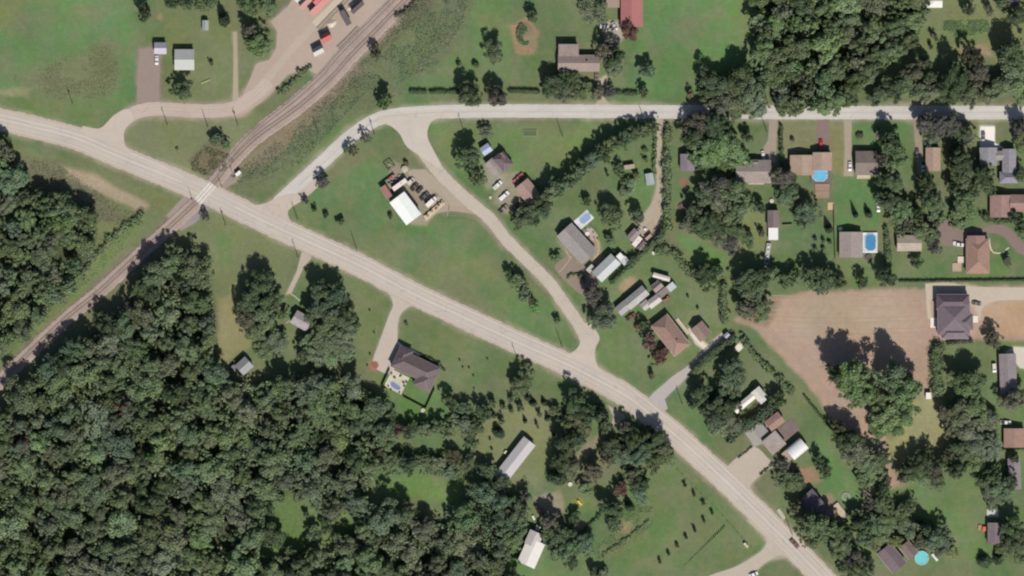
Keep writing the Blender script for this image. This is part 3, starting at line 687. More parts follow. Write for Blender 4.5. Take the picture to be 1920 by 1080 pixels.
# ---------------------------------------------------------------- buildings
WIN = MB().box(0, 0, 0, 1.3, 0.12, 1.15).mesh("window", 'paint')
PANE = MB().box(0, 0, 0, 1.1, 0.16, 0.95).mesh("pane", 'glass')
DOOR = MB().box(0, 0, 0, 1.0, 0.14, 2.05).mesh("door", 'paint')
KNOB = MB().box(0, 0, 0, 0.08, 0.3, 0.08).mesh("handle", 'rust')
VENT = MB().cyl(0, 0, -0.3, .45, .16, .12, 8).mesh("vent_pipe", 'paint')
rb_ = random.Random(11)
def roof_mesh(mb, cx, cy, L, W, rot, kind, e, rise, th=0.22):
    """L along the ridge; all metres, local"""
    c, s = math.cos(rot), math.sin(rot); T = lambda x, y, z: (cx + x * c - y * s, cy + x * s + y * c, z)
    a, b = L / 2, W / 2
    if kind == 'flat':
        mb.box(cx, cy, e + th / 2, L, W, th, rot); return
    if kind == 'shed':
        vs = [T(-a, -b, e), T(a, -b, e), T(a, b, e + rise), T(-a, b, e + rise)]; vs += [(x, y, z + th) for x, y, z in vs]
        mb.add(vs, [(3, 2, 1, 0), (4, 5, 6, 7), (0, 1, 5, 4), (1, 2, 6, 5), (2, 3, 7, 6), (3, 0, 4, 7)]); return
    if kind == 'arch':
        n = 9; vs = []
        for x in (-a, a):
            for i in range(n + 1):
                t = math.pi * i / n; vs.append(T(x, -b * math.cos(t), e + rise * math.sin(t)))
        m = n + 1; mb.add(vs, [(i, i + m, i + m + 1, i + 1) for i in range(n)] + [tuple(range(m))[::-1], tuple(range(m, 2 * m))]); return
    k = b * (1.0 if kind == 'hip' else 0.0)
    if kind == 'hip' and a - k < 0.3: k = a - 0.3
    lo = [T(-a, -b, e), T(a, -b, e), T(a, b, e), T(-a, b, e)]; r = [T(-a + k, 0, e + rise), T(a - k, 0, e + rise)]
    up = lambda p: (p[0], p[1], p[2] + th)
    vs = lo + [up(p) for p in lo] + r + [up(p) for p in r]     # 0-3 low, 4-7 low top, 8-9 ridge under, 10-11 ridge top
    fs = [(4, 5, 11, 10), (6, 7, 10, 11), (0, 1, 5, 4), (2, 3, 7, 6), (1, 0, 8, 9), (3, 2, 9, 8)]
    if kind == 'hip': fs += [(5, 6, 11), (7, 4, 10), (1, 2, 6, 5), (3, 0, 4, 7), (2, 1, 9), (0, 3, 8)]
    else: fs += [(1, 9, 11, 5), (9, 2, 6, 11), (0, 4, 10, 8), (8, 10, 7, 3)]
    mb.add(vs, fs)
def building(label, cat, name, wings, wall=(200,190,178), roof=(140,130,128), rmat='shingle', group=None, trim=None, doors=True, chimney=False, windows=True, vents=4):
    """wings: (px, py, L, W, ang, kind, eave, rise[, roof colour]) L and W in photo pixels, ang of the ridge in picture degrees"""
    x0, y0, L0, W0, a0 = wings[0][:5]; t = thing(name, label, cat, x0, y0, a0, group); B = -R(a0); cb, sb = math.cos(-B), math.sin(-B)
    for wi, wg in enumerate(wings):
        px, py, L, W, ang, kind, e, rise = wg[:8]; e *= 1.14 if e > 2.55 else 1.0; rc = wg[8] if len(wg) > 8 else roof
        dx, dy = (px - x0) * S, -(py - y0) * S; lx, ly = dx * cb - dy * sb, dx * sb + dy * cb; rot = -R(ang) - B
        Lm, Wm = L * S, W * S; e += 0.013 * wi; ov = 0.35 if Lm > 6 else 0.12
        mb = MB(); roof_mesh(mb, lx, ly, Lm, Wm, rot, kind, e, rise); part("roof", mb, rmat, pc(*rc), t)
        c, s = math.cos(rot), math.sin(rot); a, b = Lm / 2 - ov, Wm / 2 - ov; T = lambda x, y, z: (lx + x * c - y * s, ly + x * s + y * c, z)
        mb = MB()
        if kind in ('gable',):
            rz = e + rise * (1 - ov / (Wm / 2)) - .03; ez = e + rise * ov / (Wm / 2) - .03
            vs = [T(-a, -b, 0), T(a, -b, 0), T(a, b, 0), T(-a, b, 0), T(-a, -b, ez), T(a, -b, ez), T(a, b, ez), T(-a, b, ez), T(-a, 0, rz), T(a, 0, rz)]
            mb.add(vs, [(0, 1, 5, 4), (2, 3, 7, 6), (1, 2, 6, 9, 5), (3, 0, 4, 8, 7), (4, 5, 9, 8), (6, 7, 8, 9), (3, 2, 1, 0)])
        elif kind == 'shed':
            k = rise * ov / Wm; vs = [T(-a, -b, 0), T(a, -b, 0), T(a, b, 0), T(-a, b, 0), T(-a, -b, e + k - .02), T(a, -b, e + k - .02), T(a, b, e + rise - k - .02), T(-a, b, e + rise - k - .02)]
            mb.add(vs, [(0, 1, 5, 4), (1, 2, 6, 5), (2, 3, 7, 6), (3, 0, 4, 7), (4, 5, 6, 7), (3, 2, 1, 0)])
        else: mb.box(lx, ly, (e - .02) / 2, 2 * a, 2 * b, e - .02, rot)
        part("wall", mb, 'paint', pc(*wall), t)
        if kind == 'gable' and rmat != 'metal' or (kind == 'gable' and trim):
            mb = MB(); mb.box(lx, ly, e + rise + .235, Lm - .1, .22, .06, rot); part("ridge_cap", mb, 'paint', pc(*[min(255, v * 1.06) for v in rc]), t)
        if kind == 'hip':
            mb = MB(); kk = min(Wm / 2, Lm / 2 - .3)
            for sx_ in (-1, 1):
                for sy_ in (-1, 1):
                    p0 = Vector(T(sx_ * Lm / 2, sy_ * Wm / 2, e + .24)); p1 = Vector(T(sx_ * (Lm / 2 - kk), 0, e + rise + .25)); n_ = Vector((-(p1 - p0).y, (p1 - p0).x, 0)).normalized() * .12; u_ = Vector((0, 0, .04))
                    mb.add([p0 - n_, p0 + n_, p1 + n_, p1 - n_, p0 - n_ + u_, p0 + n_ + u_, p1 + n_ + u_, p1 - n_ + u_], [(3, 2, 1, 0), (4, 5, 6, 7), (0, 1, 5, 4), (1, 2, 6, 5), (2, 3, 7, 6), (3, 0, 4, 7)])
            part("hip_cap", mb, 'paint', pc(*[min(255, v * 1.1) for v in rc]), t)
            mb = MB(); k = min(Wm, Lm - .6); mb.box(lx, ly, e + rise + .235, max(.4, Lm - k), .2, .05, rot); part("ridge_cap", mb, 'paint', pc(*[min(255, v * 1.05) for v in rc]), t)
        if trim and Lm > 5:
            for sgn in (-1, 1):
                mb = MB(); q = T(0, sgn * (Wm / 2 + .07), 0); mb.box(q[0], q[1], e + .1 + (rise if kind == 'shed' and sgn > 0 else 0), Lm, .13, .14, rot); part("gutter", mb, 'paint', pc(*trim), t)
        if windows and e > 1.9 and Lm > 5:
            for sgn in (-1, 1):
                n = max(1, int(Lm / 4.5))
                for i in range(n):
                    q = T((i + .5) / n * 2 * a - a, sgn * (b + .02), 1.55); isd = doors and i == n // 2 and sgn < 0
                    if isd:
                        d = link("door", DOOR, pc(190,180,170), t, (q[0], q[1], 1.03), rot); link("handle", KNOB, pc(90,90,90), d, (.38, 0, 0))
                    else:
                        d = link("window", WIN, pc(220,215,208), t, q, rot); link("pane", PANE, pc(40,45,50), d)
        if vents and rmat == 'shingle' and Lm > 8 and kind in ('gable', 'hip'):
            for i in range(vents):
                fx_ = rb_.uniform(-.3, .3) * Lm; fy_ = .25 * Wm / 2 * 1.6 * rb_.choice((-1, 1)); q = T(fx_, fy_, 0); zz = e + rise * (1 - abs(fy_) / (Wm / 2)) + .2
                link("vent_pipe", VENT, pc(200,196,190), t, (q[0], q[1], zz))
        if chimney and wi == 0:
            q = T(.2 * Lm, .18 * Wm / 2, 0); part("chimney", MB().box(q[0], q[1], e + rise * .9, .8, .8, 1.6), 'wood', pc(150,120,108), t)
    return t
G = 'gable'; H_ = 'hip'
# north-west corner
building("pale square farmhouse with a two-tone low roof beside the gravel drive", "house", "house", [(346.5,112.5,37,38,0,G,2.9,1.6)], (210,206,196), (182,184,178), 'metal', trim=(205,205,198))
building("small white-fronted garage just left of the pale square farmhouse", "garage", "garage", [(301.5,91,23,22,0,G,2.7,1.5)], (225,220,218), (182,178,188), 'metal')
building("narrow pale garden shed between the two dark trees at top left", "shed", "shed", [(385.5,48,19,12,90,G,2.3,.9)], (190,195,190), (170,176,174), 'metal')
# railway yard
building("long red storage building with pink roof at the top of the yard", "warehouse", "storage_building", [(610,2,74,11,-44,'shed',2.6,.6,(205,138,128))], (150,60,55), (200,130,120), 'metal', windows=False)
building("second red storage building left of the long red one in the yard", "warehouse", "storage_building", [(577,4,36,9,-44,'shed',2.4,.5,(196,144,136))], (150,65,60), (196,144,136), 'metal', windows=False)
building("bright red container between the two red storage buildings", "container", "storage_container", [(596.5,1,19,8,-44,'flat',3.6,.3,(226,132,126))], (140,50,50), (226,132,126), 'metal', windows=False)
building("white container at the top left edge of the yard", "container", "storage_container", [(561,-3,18,8,-44,'flat',2.6,.2)], (220,215,205), (232,226,212), 'metal', windows=False)
building("red gabled shed beside the white gabled shed in the railway yard", "shed", "shed", [(611,70.5,20,16,-28,G,2.6,2.3)], (150,60,58), (196,106,100), 'metal', windows=False)
building("white gabled shed at the lower end of the railway yard", "shed", "shed", [(596.5,95.5,20,15,-28,G,2.6,2.3)], (210,205,198), (205,203,196), 'metal', windows=False)
building("dark grey hopper shed lying across the middle of the yard", "shed", "shed", [(648,34,30,11,60,'flat',3.4,.2)], (110,100,98), (118,106,106), 'rust', windows=False)
building("dark flat-roofed open store along the railway in the yard", "shed", "shed", [(671,15,29,8,-42,'flat',3.6,.2)], (120,108,102), (118,102,100), 'rust', windows=False)
# commercial lot
building("big white metal workshop in the middle of the triangular lot", "workshop", "workshop", [(760.5,391,53,35,53,G,4.6,.9)], (215,215,210), (250,252,246), 'metal', windows=True)
building("rusty red lean-to on the north corner of the white workshop", "shed", "lean_to", [(724.5,361,27,13,58,'shed',2.6,.5)], (130,110,104), (168,124,116), 'rust', windows=False)
building("small dark shed at the top of the workshop yard near the round tank", "shed", "shed", [(762,307.5,9,6,40,'flat',2.2,.2)], (110,95,85), (100,84,76), 'wood', windows=False)
# houses right of the lot
building("pale blue shed tucked behind the dark tree beside a slate house", "shed", "shed", [(911.5,280.5,19,17,-34,G,2.8,.7)], (150,165,200), (166,178,204), 'metal', windows=False)
building("slate grey house with a paler wing beside the pale blue shed", "house", "house", [(943,303,34,24,48,H_,3.0,2.2,(122,106,110)), (926,313,30,20,50,G,2.7,1.0,(164,152,148)), (944,291,12,10,48,G,3.0,2.2,(150,128,122))], (180,170,165), (122,106,110))
building("brown and rust roofed house set against the dark tree hedge", "house", "house", [(991,361,44,32,51,G,3.0,1.6,(168,142,132))], (170,130,118), (160,146,140))
# long grey house and garage
building("long grey ranch house with a pool at its north corner", "house", "house", [(1081.5,456.5,71,37,47.5,G,3.0,2.0,(158,151,147))], (186,182,176), (158,151,147), trim=(190,186,180), vents=3)
building("pale grey metal garage with white seams below the long grey house", "garage", "garage", [(1136.5,502.5,50,27,-44,G,3.6,1.3,(186,190,190)), (1171,489,14,13,-44,'shed',2.5,.4,(190,192,194))], (200,202,200), (186,190,190), 'metal')
building("small white flat-roofed block between the grey garage and its lean-to", "shed", "shed", [(1162.5,481,11,11,-44,'flat',3.1,.2)], (220,220,218), (238,236,234), 'paint', windows=False)
building("cream carport in the corner of the long house and grey garage", "carport", "carport", [(1107,504,15,10,-44,'flat',2.5,.15)], (170,165,150), (196,192,176), 'metal', windows=False)
building("grey shed next to the camper at the end of the hedge drive", "shed", "shed", [(1187.5,441,23,16,-48,G,2.6,.8,(152,138,134))], (160,150,142), (152,138,134))
building("narrow grey shed on the other side of the camper", "shed", "shed", [(1204.5,461.5,19,11,-48,G,2.4,.7,(152,140,136))], (160,150,142), (152,138,134))
building("tan storage box near the bend of the hedge drive", "container", "storage_container", [(1216,445,14,6,-42,'flat',2.2,.2)], (170,150,128), (182,162,142), 'metal', windows=False)
building("small octagonal white greenhouse beside the hedge drive", "greenhouse", "greenhouse", [(1218,336,22,15,80,G,2.2,.8,(176,184,188))], (180,184,186), (176,184,188), 'metal')
building("low tumbledown shed with a pale gable in the orchard", "shed", "shed", [(1180,313,20,8,-8,'shed',2.0,.5,(150,136,122))], (150,140,125), (150,136,122), 'rust', windows=False)
# cluster of roofs
building("rambling pale grey house with stepped roofs in a row of sheds", "house", "house", [(1193,558,46,22,-40,G,3.0,1.6,(178,174,172)), (1167,578,22,20,-40,G,2.6,1.2,(170,164,168)), (1210,572,16,16,-40,G,2.7,.9,(184,178,172))], (190,186,180), (178,174,172))
building("white-trimmed grey upper gable behind the rambling pale house", "garage", "garage", [(1231.5,537,20,15,-40,G,3.3,1.5,(152,138,132))], (180,170,165), (152,138,132), trim=(222,212,202))
building("dark grey low shed between the white-trimmed gable and pale shed", "shed", "shed", [(1243,548.5,21,12,-40,'shed',2.6,.4,(140,126,122))], (150,140,134), (140,126,122), windows=False)
building("shed with a bright white front slope in the row of roofs", "shed", "shed", [(1226,565,26,17,-37,G,2.7,1.2,(192,184,178))], (200,195,185), (192,184,178), 'metal')
building("pale blue-white shed at the east end of the row of roofs", "shed", "shed", [(1258.5,538,16,13,-40,'shed',2.5,.4,(186,192,192))], (190,195,198), (186,192,192), 'metal', windows=False)
building("white mobile office lying east of the row of roofs", "trailer", "mobile_home", [(1240,519.5,33,9,16,G,2.6,.4,(222,208,200))], (220,214,206), (222,208,200), 'metal')
building("large brown hip-roofed bungalow with white gutters beside the dark red tree", "house", "house", [(1257.5,628.5,73,38,52.5,H_,3.1,2.6,(158,130,118))], (190,170,155), (158,130,118), trim=(228,216,206), chimney=True)
building("brown double garage next to the large brown bungalow", "garage", "garage", [(1314,621.5,30,27,51,G,2.9,1.8,(152,130,120))], (190,175,160), (152,130,120), trim=(190,172,158))
building("tiny grey hut at the top end of the tall hedge", "shed", "shed", [(1362.5,629,10,9,-42,G,2.3,.5,(176,176,184))], (180,180,185), (176,176,184), 'metal', windows=False)
# north row
building("blue-grey house partly under the great green tree", "house", "house", [(1288.5,305,32,27,90,G,3.0,1.5,(140,130,136))], (170,168,172), (140,130,136))
building("wide grey house with a white rear deck right of the great green tree", "house", "house", [(1412,322,66,44,0,G,3.0,2.2,(156,144,138)), (1402,305,38,12,0,G,3.0,1.2,(152,140,134))], (185,178,170), (156,144,138))
building("tan house with two stepped roofs above the blue round pool", "house", "house", [(1503.5,310,38,46,90,G,3.0,1.3,(172,150,132)), (1541,303,34,36,90,G,3.4,1.4,(176,154,138))], (180,160,142), (172,150,132), vents=1)
building("charcoal roofed house with a cream rear deck and white car beside it", "house", "house", [(1624,306,42,45,0,G,3.1,2.3,(136,124,118))], (160,152,146), (136,124,118))
building("small tan house between tall dark trees with cars beside it", "house", "house", [(1748.5,299,44,28,90,G,3.0,1.6,(174,152,136))], (188,172,155), (174,152,136), vents=1)
building("grey three-winged house behind the bright white driveway", "house", "house", [(1852,294,34,33,90,G,3.0,1.5,(150,148,152)), (1874,292,16,18,0,G,2.8,.9,(156,150,148)), (1891,302,45,26,90,G,3.0,1.6,(150,146,152)), (1890,333,34,22,0,H_,3.0,1.7,(144,140,150))], (180,178,178), (150,146,152))
building("pinkish brown house at the right edge below the grey three-winged house", "house", "house", [(1876,387,42,42,90,G,3.0,1.8,(160,130,122)), (1912,381,40,32,0,G,3.0,1.6,(156,128,120))], (180,160,150), (160,130,122))
building("dark garage with a white front canopy down the garden from the grey house", "garage", "garage", [(1449.5,411,33,22,90,G,2.9,1.6,(132,118,118))], (170,160,152), (132,118,118))
building("pair of square white canopies below the dark garage", "canopy", "canopy", [(1449.5,438.5,18,23,0,'flat',2.5,.2,(240,240,236))], (215,215,210), (240,240,236), 'paint', windows=False)
building("broad pale flat-roofed house with the deep blue oval pool deck", "house", "house", [(1595,459,48,44,90,G,3.0,1.5,(160,148,142))], (178,170,160), (160,148,142))
building("cream-fronted cottage half hidden by trees right of the oval pool", "cottage", "house", [(1704,456,46,30,0,G,2.9,1.6,(178,166,152))], (185,178,165), (178,166,152))
building("reddish brown hip-roofed house with white decks beside the asphalt court", "house", "house", [(1832,480,66,43,90,H_,3.1,2.6,(162,130,116)), (1829,450,16,34,90,G,3.4,1.6,(152,124,114))], (185,165,150), (162,130,116), trim=(190,160,148))
# right side
building("large dark purple-grey house with many hips in the ploughed field", "house", "house", [(1787,597,62,60,90,H_,4.4,3.4,(124,112,118)), (1785,566,62,28,0,H_,4.2,2.6,(112,98,108)), (1806,604,34,30,0,H_,4.2,2.4,(118,106,112)), (1790,624,50,22,0,H_,4.0,2.0,(128,116,122))], (175,160,155), (124,112,118), trim=(196,184,186))
building("long grey mobile home at the right edge with pale dotted ridge", "mobile home", "mobile_home", [(1889,701,76,32,88,G,3.0,1.3,(146,136,138))], (180,175,172), (146,136,138))
building("brown garage at the right edge below the white parked truck", "garage", "garage", [(1901,821,36,40,90,G,2.9,1.2,(162,132,118))], (178,158,146), (162,132,118))
building("narrow purple-grey house at the lower right edge among dark trees", "house", "house", [(1901,888,58,24,88,G,3.0,1.4,(144,132,138))], (170,162,160), (144,132,138))
building("charcoal square house with the red machine beside it at lower right", "house", "house", [(1864.5,1000,41,28,90,G,3.0,1.4,(132,118,122))], (160,150,148), (132,118,122))
building("dark bottom-edge house with a white ridge beside the turquoise pool", "house", "house", [(1671,1046,48,33,51,G,3.2,2.0,(124,110,114)), (1703,1031,30,22,51,G,2.9,1.4,(134,116,112))], (165,152,148), (124,110,114), trim=(200,188,186))
building("tiny white-roofed hut at the edge of the ploughed field", "shed", "shed", [(1740.5,742,12,10,90,'flat',2.3,.2)], (220,215,208), (244,240,232), 'paint', windows=False)
# along the highway
building("cream white L-shaped house behind the dark purple hedge", "house", "house", [(1395,756,46,13,-40,G,3.2,.7,(228,222,208)), (1421.5,738,21,20,50,G,3.4,.9,(214,212,200)), (1428,749,14,12,-40,'shed',3.0,.4,(204,200,196))], (210,205,190), (228,222,208), 'metal')
building("reddish brown gabled house behind the wide grey roof", "house", "house", [(1452,790,32,23,-38,G,3.2,1.1,(160,130,118)), (1450.5,830,34,33,-40,'shed',3.0,.5,(164,152,146)), (1424,806,22,24,-40,'flat',2.8,.2,(158,152,146))], (175,165,155), (160,130,118))
building("white arched metal building beside the speckled terrace", "workshop", "workshop", [(1494,841.5,35,26,-40,'arch',2.8,1.9,(222,222,220))], (205,205,202), (222,222,220), 'metal', windows=False)
building("pale blue-grey hut beside a dark canopy at the clearing's lower edge", "hut", "shed", [(458.5,686,26,25,-42,G,2.9,1.0,(140,142,142))], (150,150,155), (140,142,142), 'metal')
building("small grey and white cottage under the large roadside trees", "cottage", "house", [(566,601.5,34,27,30,G,2.9,1.6,(168,160,162))], (205,195,185), (168,160,162), chimney=True)
building("large dark hip-roofed house with a kidney pool in its courtyard", "house", "house", [(779,688,86,38,26,H_,3.2,3.0,(118,104,106)), (756,668,34,26,-64,H_,3.2,2.4,(112,98,102)), (797,713,34,34,-64,H_,3.2,2.6,(120,106,108))], (185,172,165), (118,104,106), trim=(160,148,146))
building("very long pale mobile home lying diagonally in the lower clearing", "mobile home", "mobile_home", [(963,865,98,28,-52,G,3.1,1.0,(188,184,184))], (200,196,192), (188,184,184), 'metal')
building("pale white-roofed farm building half under trees near the bottom edge", "barn", "barn", [(1001,1010,28,27,-66,G,3.8,.9,(192,186,184)), (996,1036,50,35,-66,G,3.6,.8,(230,226,218))], (200,198,192), (214,210,204), 'metal', windows=False)
# north centre
building("dark blue-grey stand-in roof for a shaded patch below the very long mobile home", "house", "house", [(972,948,34,20,32,G,3.0,1.2,(112,112,128))], (150,150,155), (112,112,128), 'metal', windows=False)  # building added where a dark shaded patch lies under the trees
building("dark slate house, tree shade also in its roof colour, beside the lower highway", "house", "house", [(1524,944,46,34,50,G,3.0,1.4,(110,102,112)), (1545,958,26,16,50,"flat",2.7,.2,(150,136,130))], (160,150,148), (110,102,112), windows=True)  # purple tree shade is mixed into the dark roof colour
building("red-roofed barn at the top edge above the wide lawn", "barn", "barn", [(1184,13,76,41,90,G,4.2,1.6,(178,116,112))], (160,110,105), (178,116,112), 'metal', windows=False)
building("brown-grey farmhouse with a raised rear section near the hedge gap", "house", "house", [(1085,119,78,30,0,G,3.0,1.7,(158,142,134)), (1066,95,38,22,0,'shed',3.2,.9,(150,134,128))], (180,170,160), (158,142,134), trim=(190,182,174), chimney=True)
building("small brown outbuilding beside the red barn at the top edge", "shed", "shed", [(1149,6,26,18,0,'flat',2.6,.2)], (160,140,125), (168,148,132), 'metal', windows=False)
building("white double-roofed building at the top edge right of the wood", "garage", "garage", [(1748,3,36,24,0,G,3.0,1.1,(218,216,208))], (210,208,200), (218,216,208), 'metal')
building("dark purple roofed house at the top right corner", "house", "house", [(1893,2,30,20,0,G,3.0,1.5,(104,92,108))], (130,120,125), (104,92,108))
building("dark timber storage rack with a raised roof by the lower farm", "shelter", "open_shelter", [(1016,961,32,6,38,'shed',2.2,.3,(120,98,86))], (120,100,88), (120,98,86), 'wood', windows=False)
building("small dark canopy on the left flank of the blue-grey hut", "canopy", "canopy", [(440,690,12,7,52,'flat',2.2,.15,(120,124,132))], (110,110,116), (120,124,132), 'metal', windows=False)
0 and building("weathered reddish hut among the trees right of the yellow slide", "hut", "shed", [(1165,915,24,18,-38,G,2.6,1.0,(160,112,104))], (150,115,108), (160,112,104), 'rust', windows=False)
building("low tan roofed lean-to below the white arched building", "lean-to", "lean_to", [(1476,854,20,13,48,'shed',2.3,.4,(170,152,138))], (170,155,140), (170,152,138), windows=False)

# ---------------------------------------------------------------- pools, decks, patios
def deck(label, px, py, L, W, ang, h, col, boards='x', cat="deck", name="deck", mat='wood', group=None):
    t = thing(name, label, cat, px, py, ang, group); Lm, Wm = L * S, W * S; n = max(2, min(14, int(Wm / .6)))
    for i in range(n):
        w = Wm / n; k = rb_.uniform(.94, 1.05)
        if i == 0: BRD = MB().box(0, 0, h - .03, Lm, w - .03, .06).mesh("board", mat)
        link("board", BRD, pc(*[min(255, c * k) for c in col]), t, (0, -Wm / 2 + w * (i + .5), 0))
    if h > .12: part("frame", MB().box(0, 0, (h - .07) / 2, Lm - .1, Wm - .1, h - .07), 'wood', pc(*[c * .8 for c in col]), t)
    return t
def kidney(L, W, n=22):
    out = []
    for i in range(n):
        a = 2 * math.pi * i / n; r = 1 - .28 * math.exp(-((a - 1.5708) ** 2) / .35); out.append((math.cos(a) * L / 2, math.sin(a) * W / 2 * r))
    return out
def outline(kind, L, W):
    if kind == 'round': return [(math.cos(2 * math.pi * i / 24) * L / 2, math.sin(2 * math.pi * i / 24) * W / 2) for i in range(24)]
    if kind == 'kidney': return kidney(L, W)
    k = min(L, W) * .27; a, b = L / 2, W / 2
    return [(-a + k, -b), (a - k, -b), (a, -b + k), (a, b - k), (a - k, b), (-a + k, b), (-a, b - k), (-a, -b + k)]
def pool(label, px, py, L, W, ang, kind, h, water, rim=(225,225,222), rimw=.35):
    t = thing("swimming_pool", label, "pool", px, py, ang); Lm, Wm = L * S, W * S
    po = outline(kind, Lm, Wm); pi_ = outline(kind, Lm - 2 * rimw, Wm - 2 * rimw); n = len(po); mb = MB()
    vs = [(x, y, 0.02) for x, y in po] + [(x, y, h) for x, y in po] + [(x, y, h) for x, y in pi_] + [(x, y, h - .25) for x, y in pi_]
    fs = []
    for i in range(n):
        j = (i + 1) % n
        for k in range(3): fs.append((k * n + i, k * n + j, (k + 1) * n + j, (k + 1) * n + i))
    mb.add(vs, fs); part("rim", mb, 'paint', pc(*rim), t)
    mb = MB(); mb.add([(x, y, h - .12) for x, y in pi_], [tuple(range(n))]); part("water", mb, 'water', pc(*water), t)
    part("ladder", MB().box(Lm / 2 - .3, 0, h + .35, .7, .5, .06).box(Lm / 2 - .02, .22, h + .1, .05, .05, .6).box(Lm / 2 - .02, -.22, h + .1, .05, .05, .6), 'paint', pc(210,210,210), t)
    return t
def slab(label, px, py, L, W, ang, col, h=.12, name="patio_slab", cat="patio", group=None):
    t = thing(name, label, cat, px, py, ang, group); Lm, Wm = L * S, W * S; nx = max(1, int(Lm / 2.6)); ny = max(1, int(Wm / 2.6))
    me = MB().box(0, 0, h / 2 + .02, Lm / nx - .04, Wm / ny - .04, h).mesh("paving_slab", 'paving')
    for i in range(nx):
        for j in range(ny):
            k = rb_.uniform(.95, 1.04); link("paving_slab", me, pc(*[min(255, c * k) for c in col]), t, (-Lm / 2 + Lm / nx * (i + .5), -Wm / 2 + Wm / ny * (j + .5), 0))
    return t
slab("white paving round the rectangular pool of the long grey house", 1094.5, 412, 34, 21, -41, (226,222,222))
pool("pale blue octagonal pool at the corner of the long grey house", 1097, 409.5, 25, 16, -41, 'oct', .34, (152,176,210), (226,224,226))
slab("pale stone patio with planters behind the long grey house", 1108, 438, 24, 16, 48, (186,170,160))
slab("cream paved courtyard around the kidney pool of the dark house", 744, 716, 36, 35, 27, (206,200,180))
pool("grey-blue kidney-shaped pool in the cream courtyard", 741.5, 723.5, 24, 13, 35, 'kidney', .3, (132,142,178), (204,206,212), .3)
deck("square timber deck around the bright blue pool of the tan house", 1538, 327, 36, 31, 0, .9, (120,110,120))
pool("bright sky-blue eight-sided pool behind the tan house", 1537, 327.5, 29, 25, 0, 'oct', 1.25, (118,194,232), (196,214,222))
deck("tan timber platform just below the bright sky-blue pool", 1541.5, 358, 27, 27, 0, .4, (168,142,124))
deck("white deck surrounding the deep blue oval pool", 1631, 455, 28, 38, 0, 1.0, (226,226,230))
pool("deep blue elongated octagonal pool beside the broad pale house", 1632, 454.5, 22, 33, 0, 'oct', 1.3, (82,146,186), (206,212,224))
pool("turquoise round pool at the bottom edge beside the dark house", 1728, 1046, 27, 27, 0, 'round', 1.2, (124,212,214), (176,206,204))
deck("grey deck leading to the turquoise round pool", 1716, 1031, 14, 12, 51, .8, (120,116,126))
deck("cream rear deck of the charcoal roofed house", 1619, 332, 25, 7, 0, .4, (206,190,166))
deck("white rear deck of the wide grey house", 1418, 343, 30, 6, 0, .4, (206,196,176))
deck("cream deck on the left side of the reddish hip-roofed house", 1802, 487, 13, 12, 0, .6, (232,216,198))
deck("tan low deck at the corner below the cream deck", 1794, 501, 17, 16, 0, .5, (190,166,146))
deck("long cream boardwalk along the large brown bungalow", 1280, 612, 36, 6, 52, .35, (210,196,176))
slab("white concrete pad at the left of the many-hipped dark house", 1751, 605, 13, 19, 0, (240,232,218))
slab("white concrete pad at the right of the many-hipped dark house", 1828.5, 598.5, 11, 13, 0, (238,228,210))
slab("white concrete square at the top of the tall hedge row", 1387, 650, 18, 12, -45, (236,226,210))
slab("small yellow pad at the foot of the tan house garden", 1557.5, 386.5, 11, 14, 0, (206,180,140))
slab("speckled brown terrace behind the wide grey roof", 1478, 806, 36, 26, -40, (134,116,114))
slab("white pad in front of the charcoal square house", 1861.5, 962, 22, 14, 0, (206,206,196))
slab("pale pad at the road edge by the dark roadside trees", 1465, 964, 22, 7, 55, (196,190,172))
for pts, w, c, nm in (([(743,641),(751,647),(760,652),(771,656),(788,666)], 4.5, (238,230,218), "garden_path"), ([(545,551),(553,556),(562,564)], 2.2, (190,180,158), "garden_path"),
                      ([(536,606),(546,601),(556,606),(566,618)], 2.2, (180,170,145), "garden_path"), ([(1855,447),(1856,460),(1862,473),(1878,474),(1892,464)], 2.4, (214,204,176), "garden_path"),
                      ([(1296,625),(1310,640),(1326,655)], 7, (226,216,200), "garden_path"), ([(1110,440),(1122,455),(1120,478),(1112,485)], 3, (190,172,140), "garden_path"),
                      ([(1060,468),(1068,482),(1072,480),(1058,500),(1048,510)], 2, (182,168,144), "garden_path")):
    struct(ribbon(nm, pts, w, .056, 'paving', pc(*c), .3))
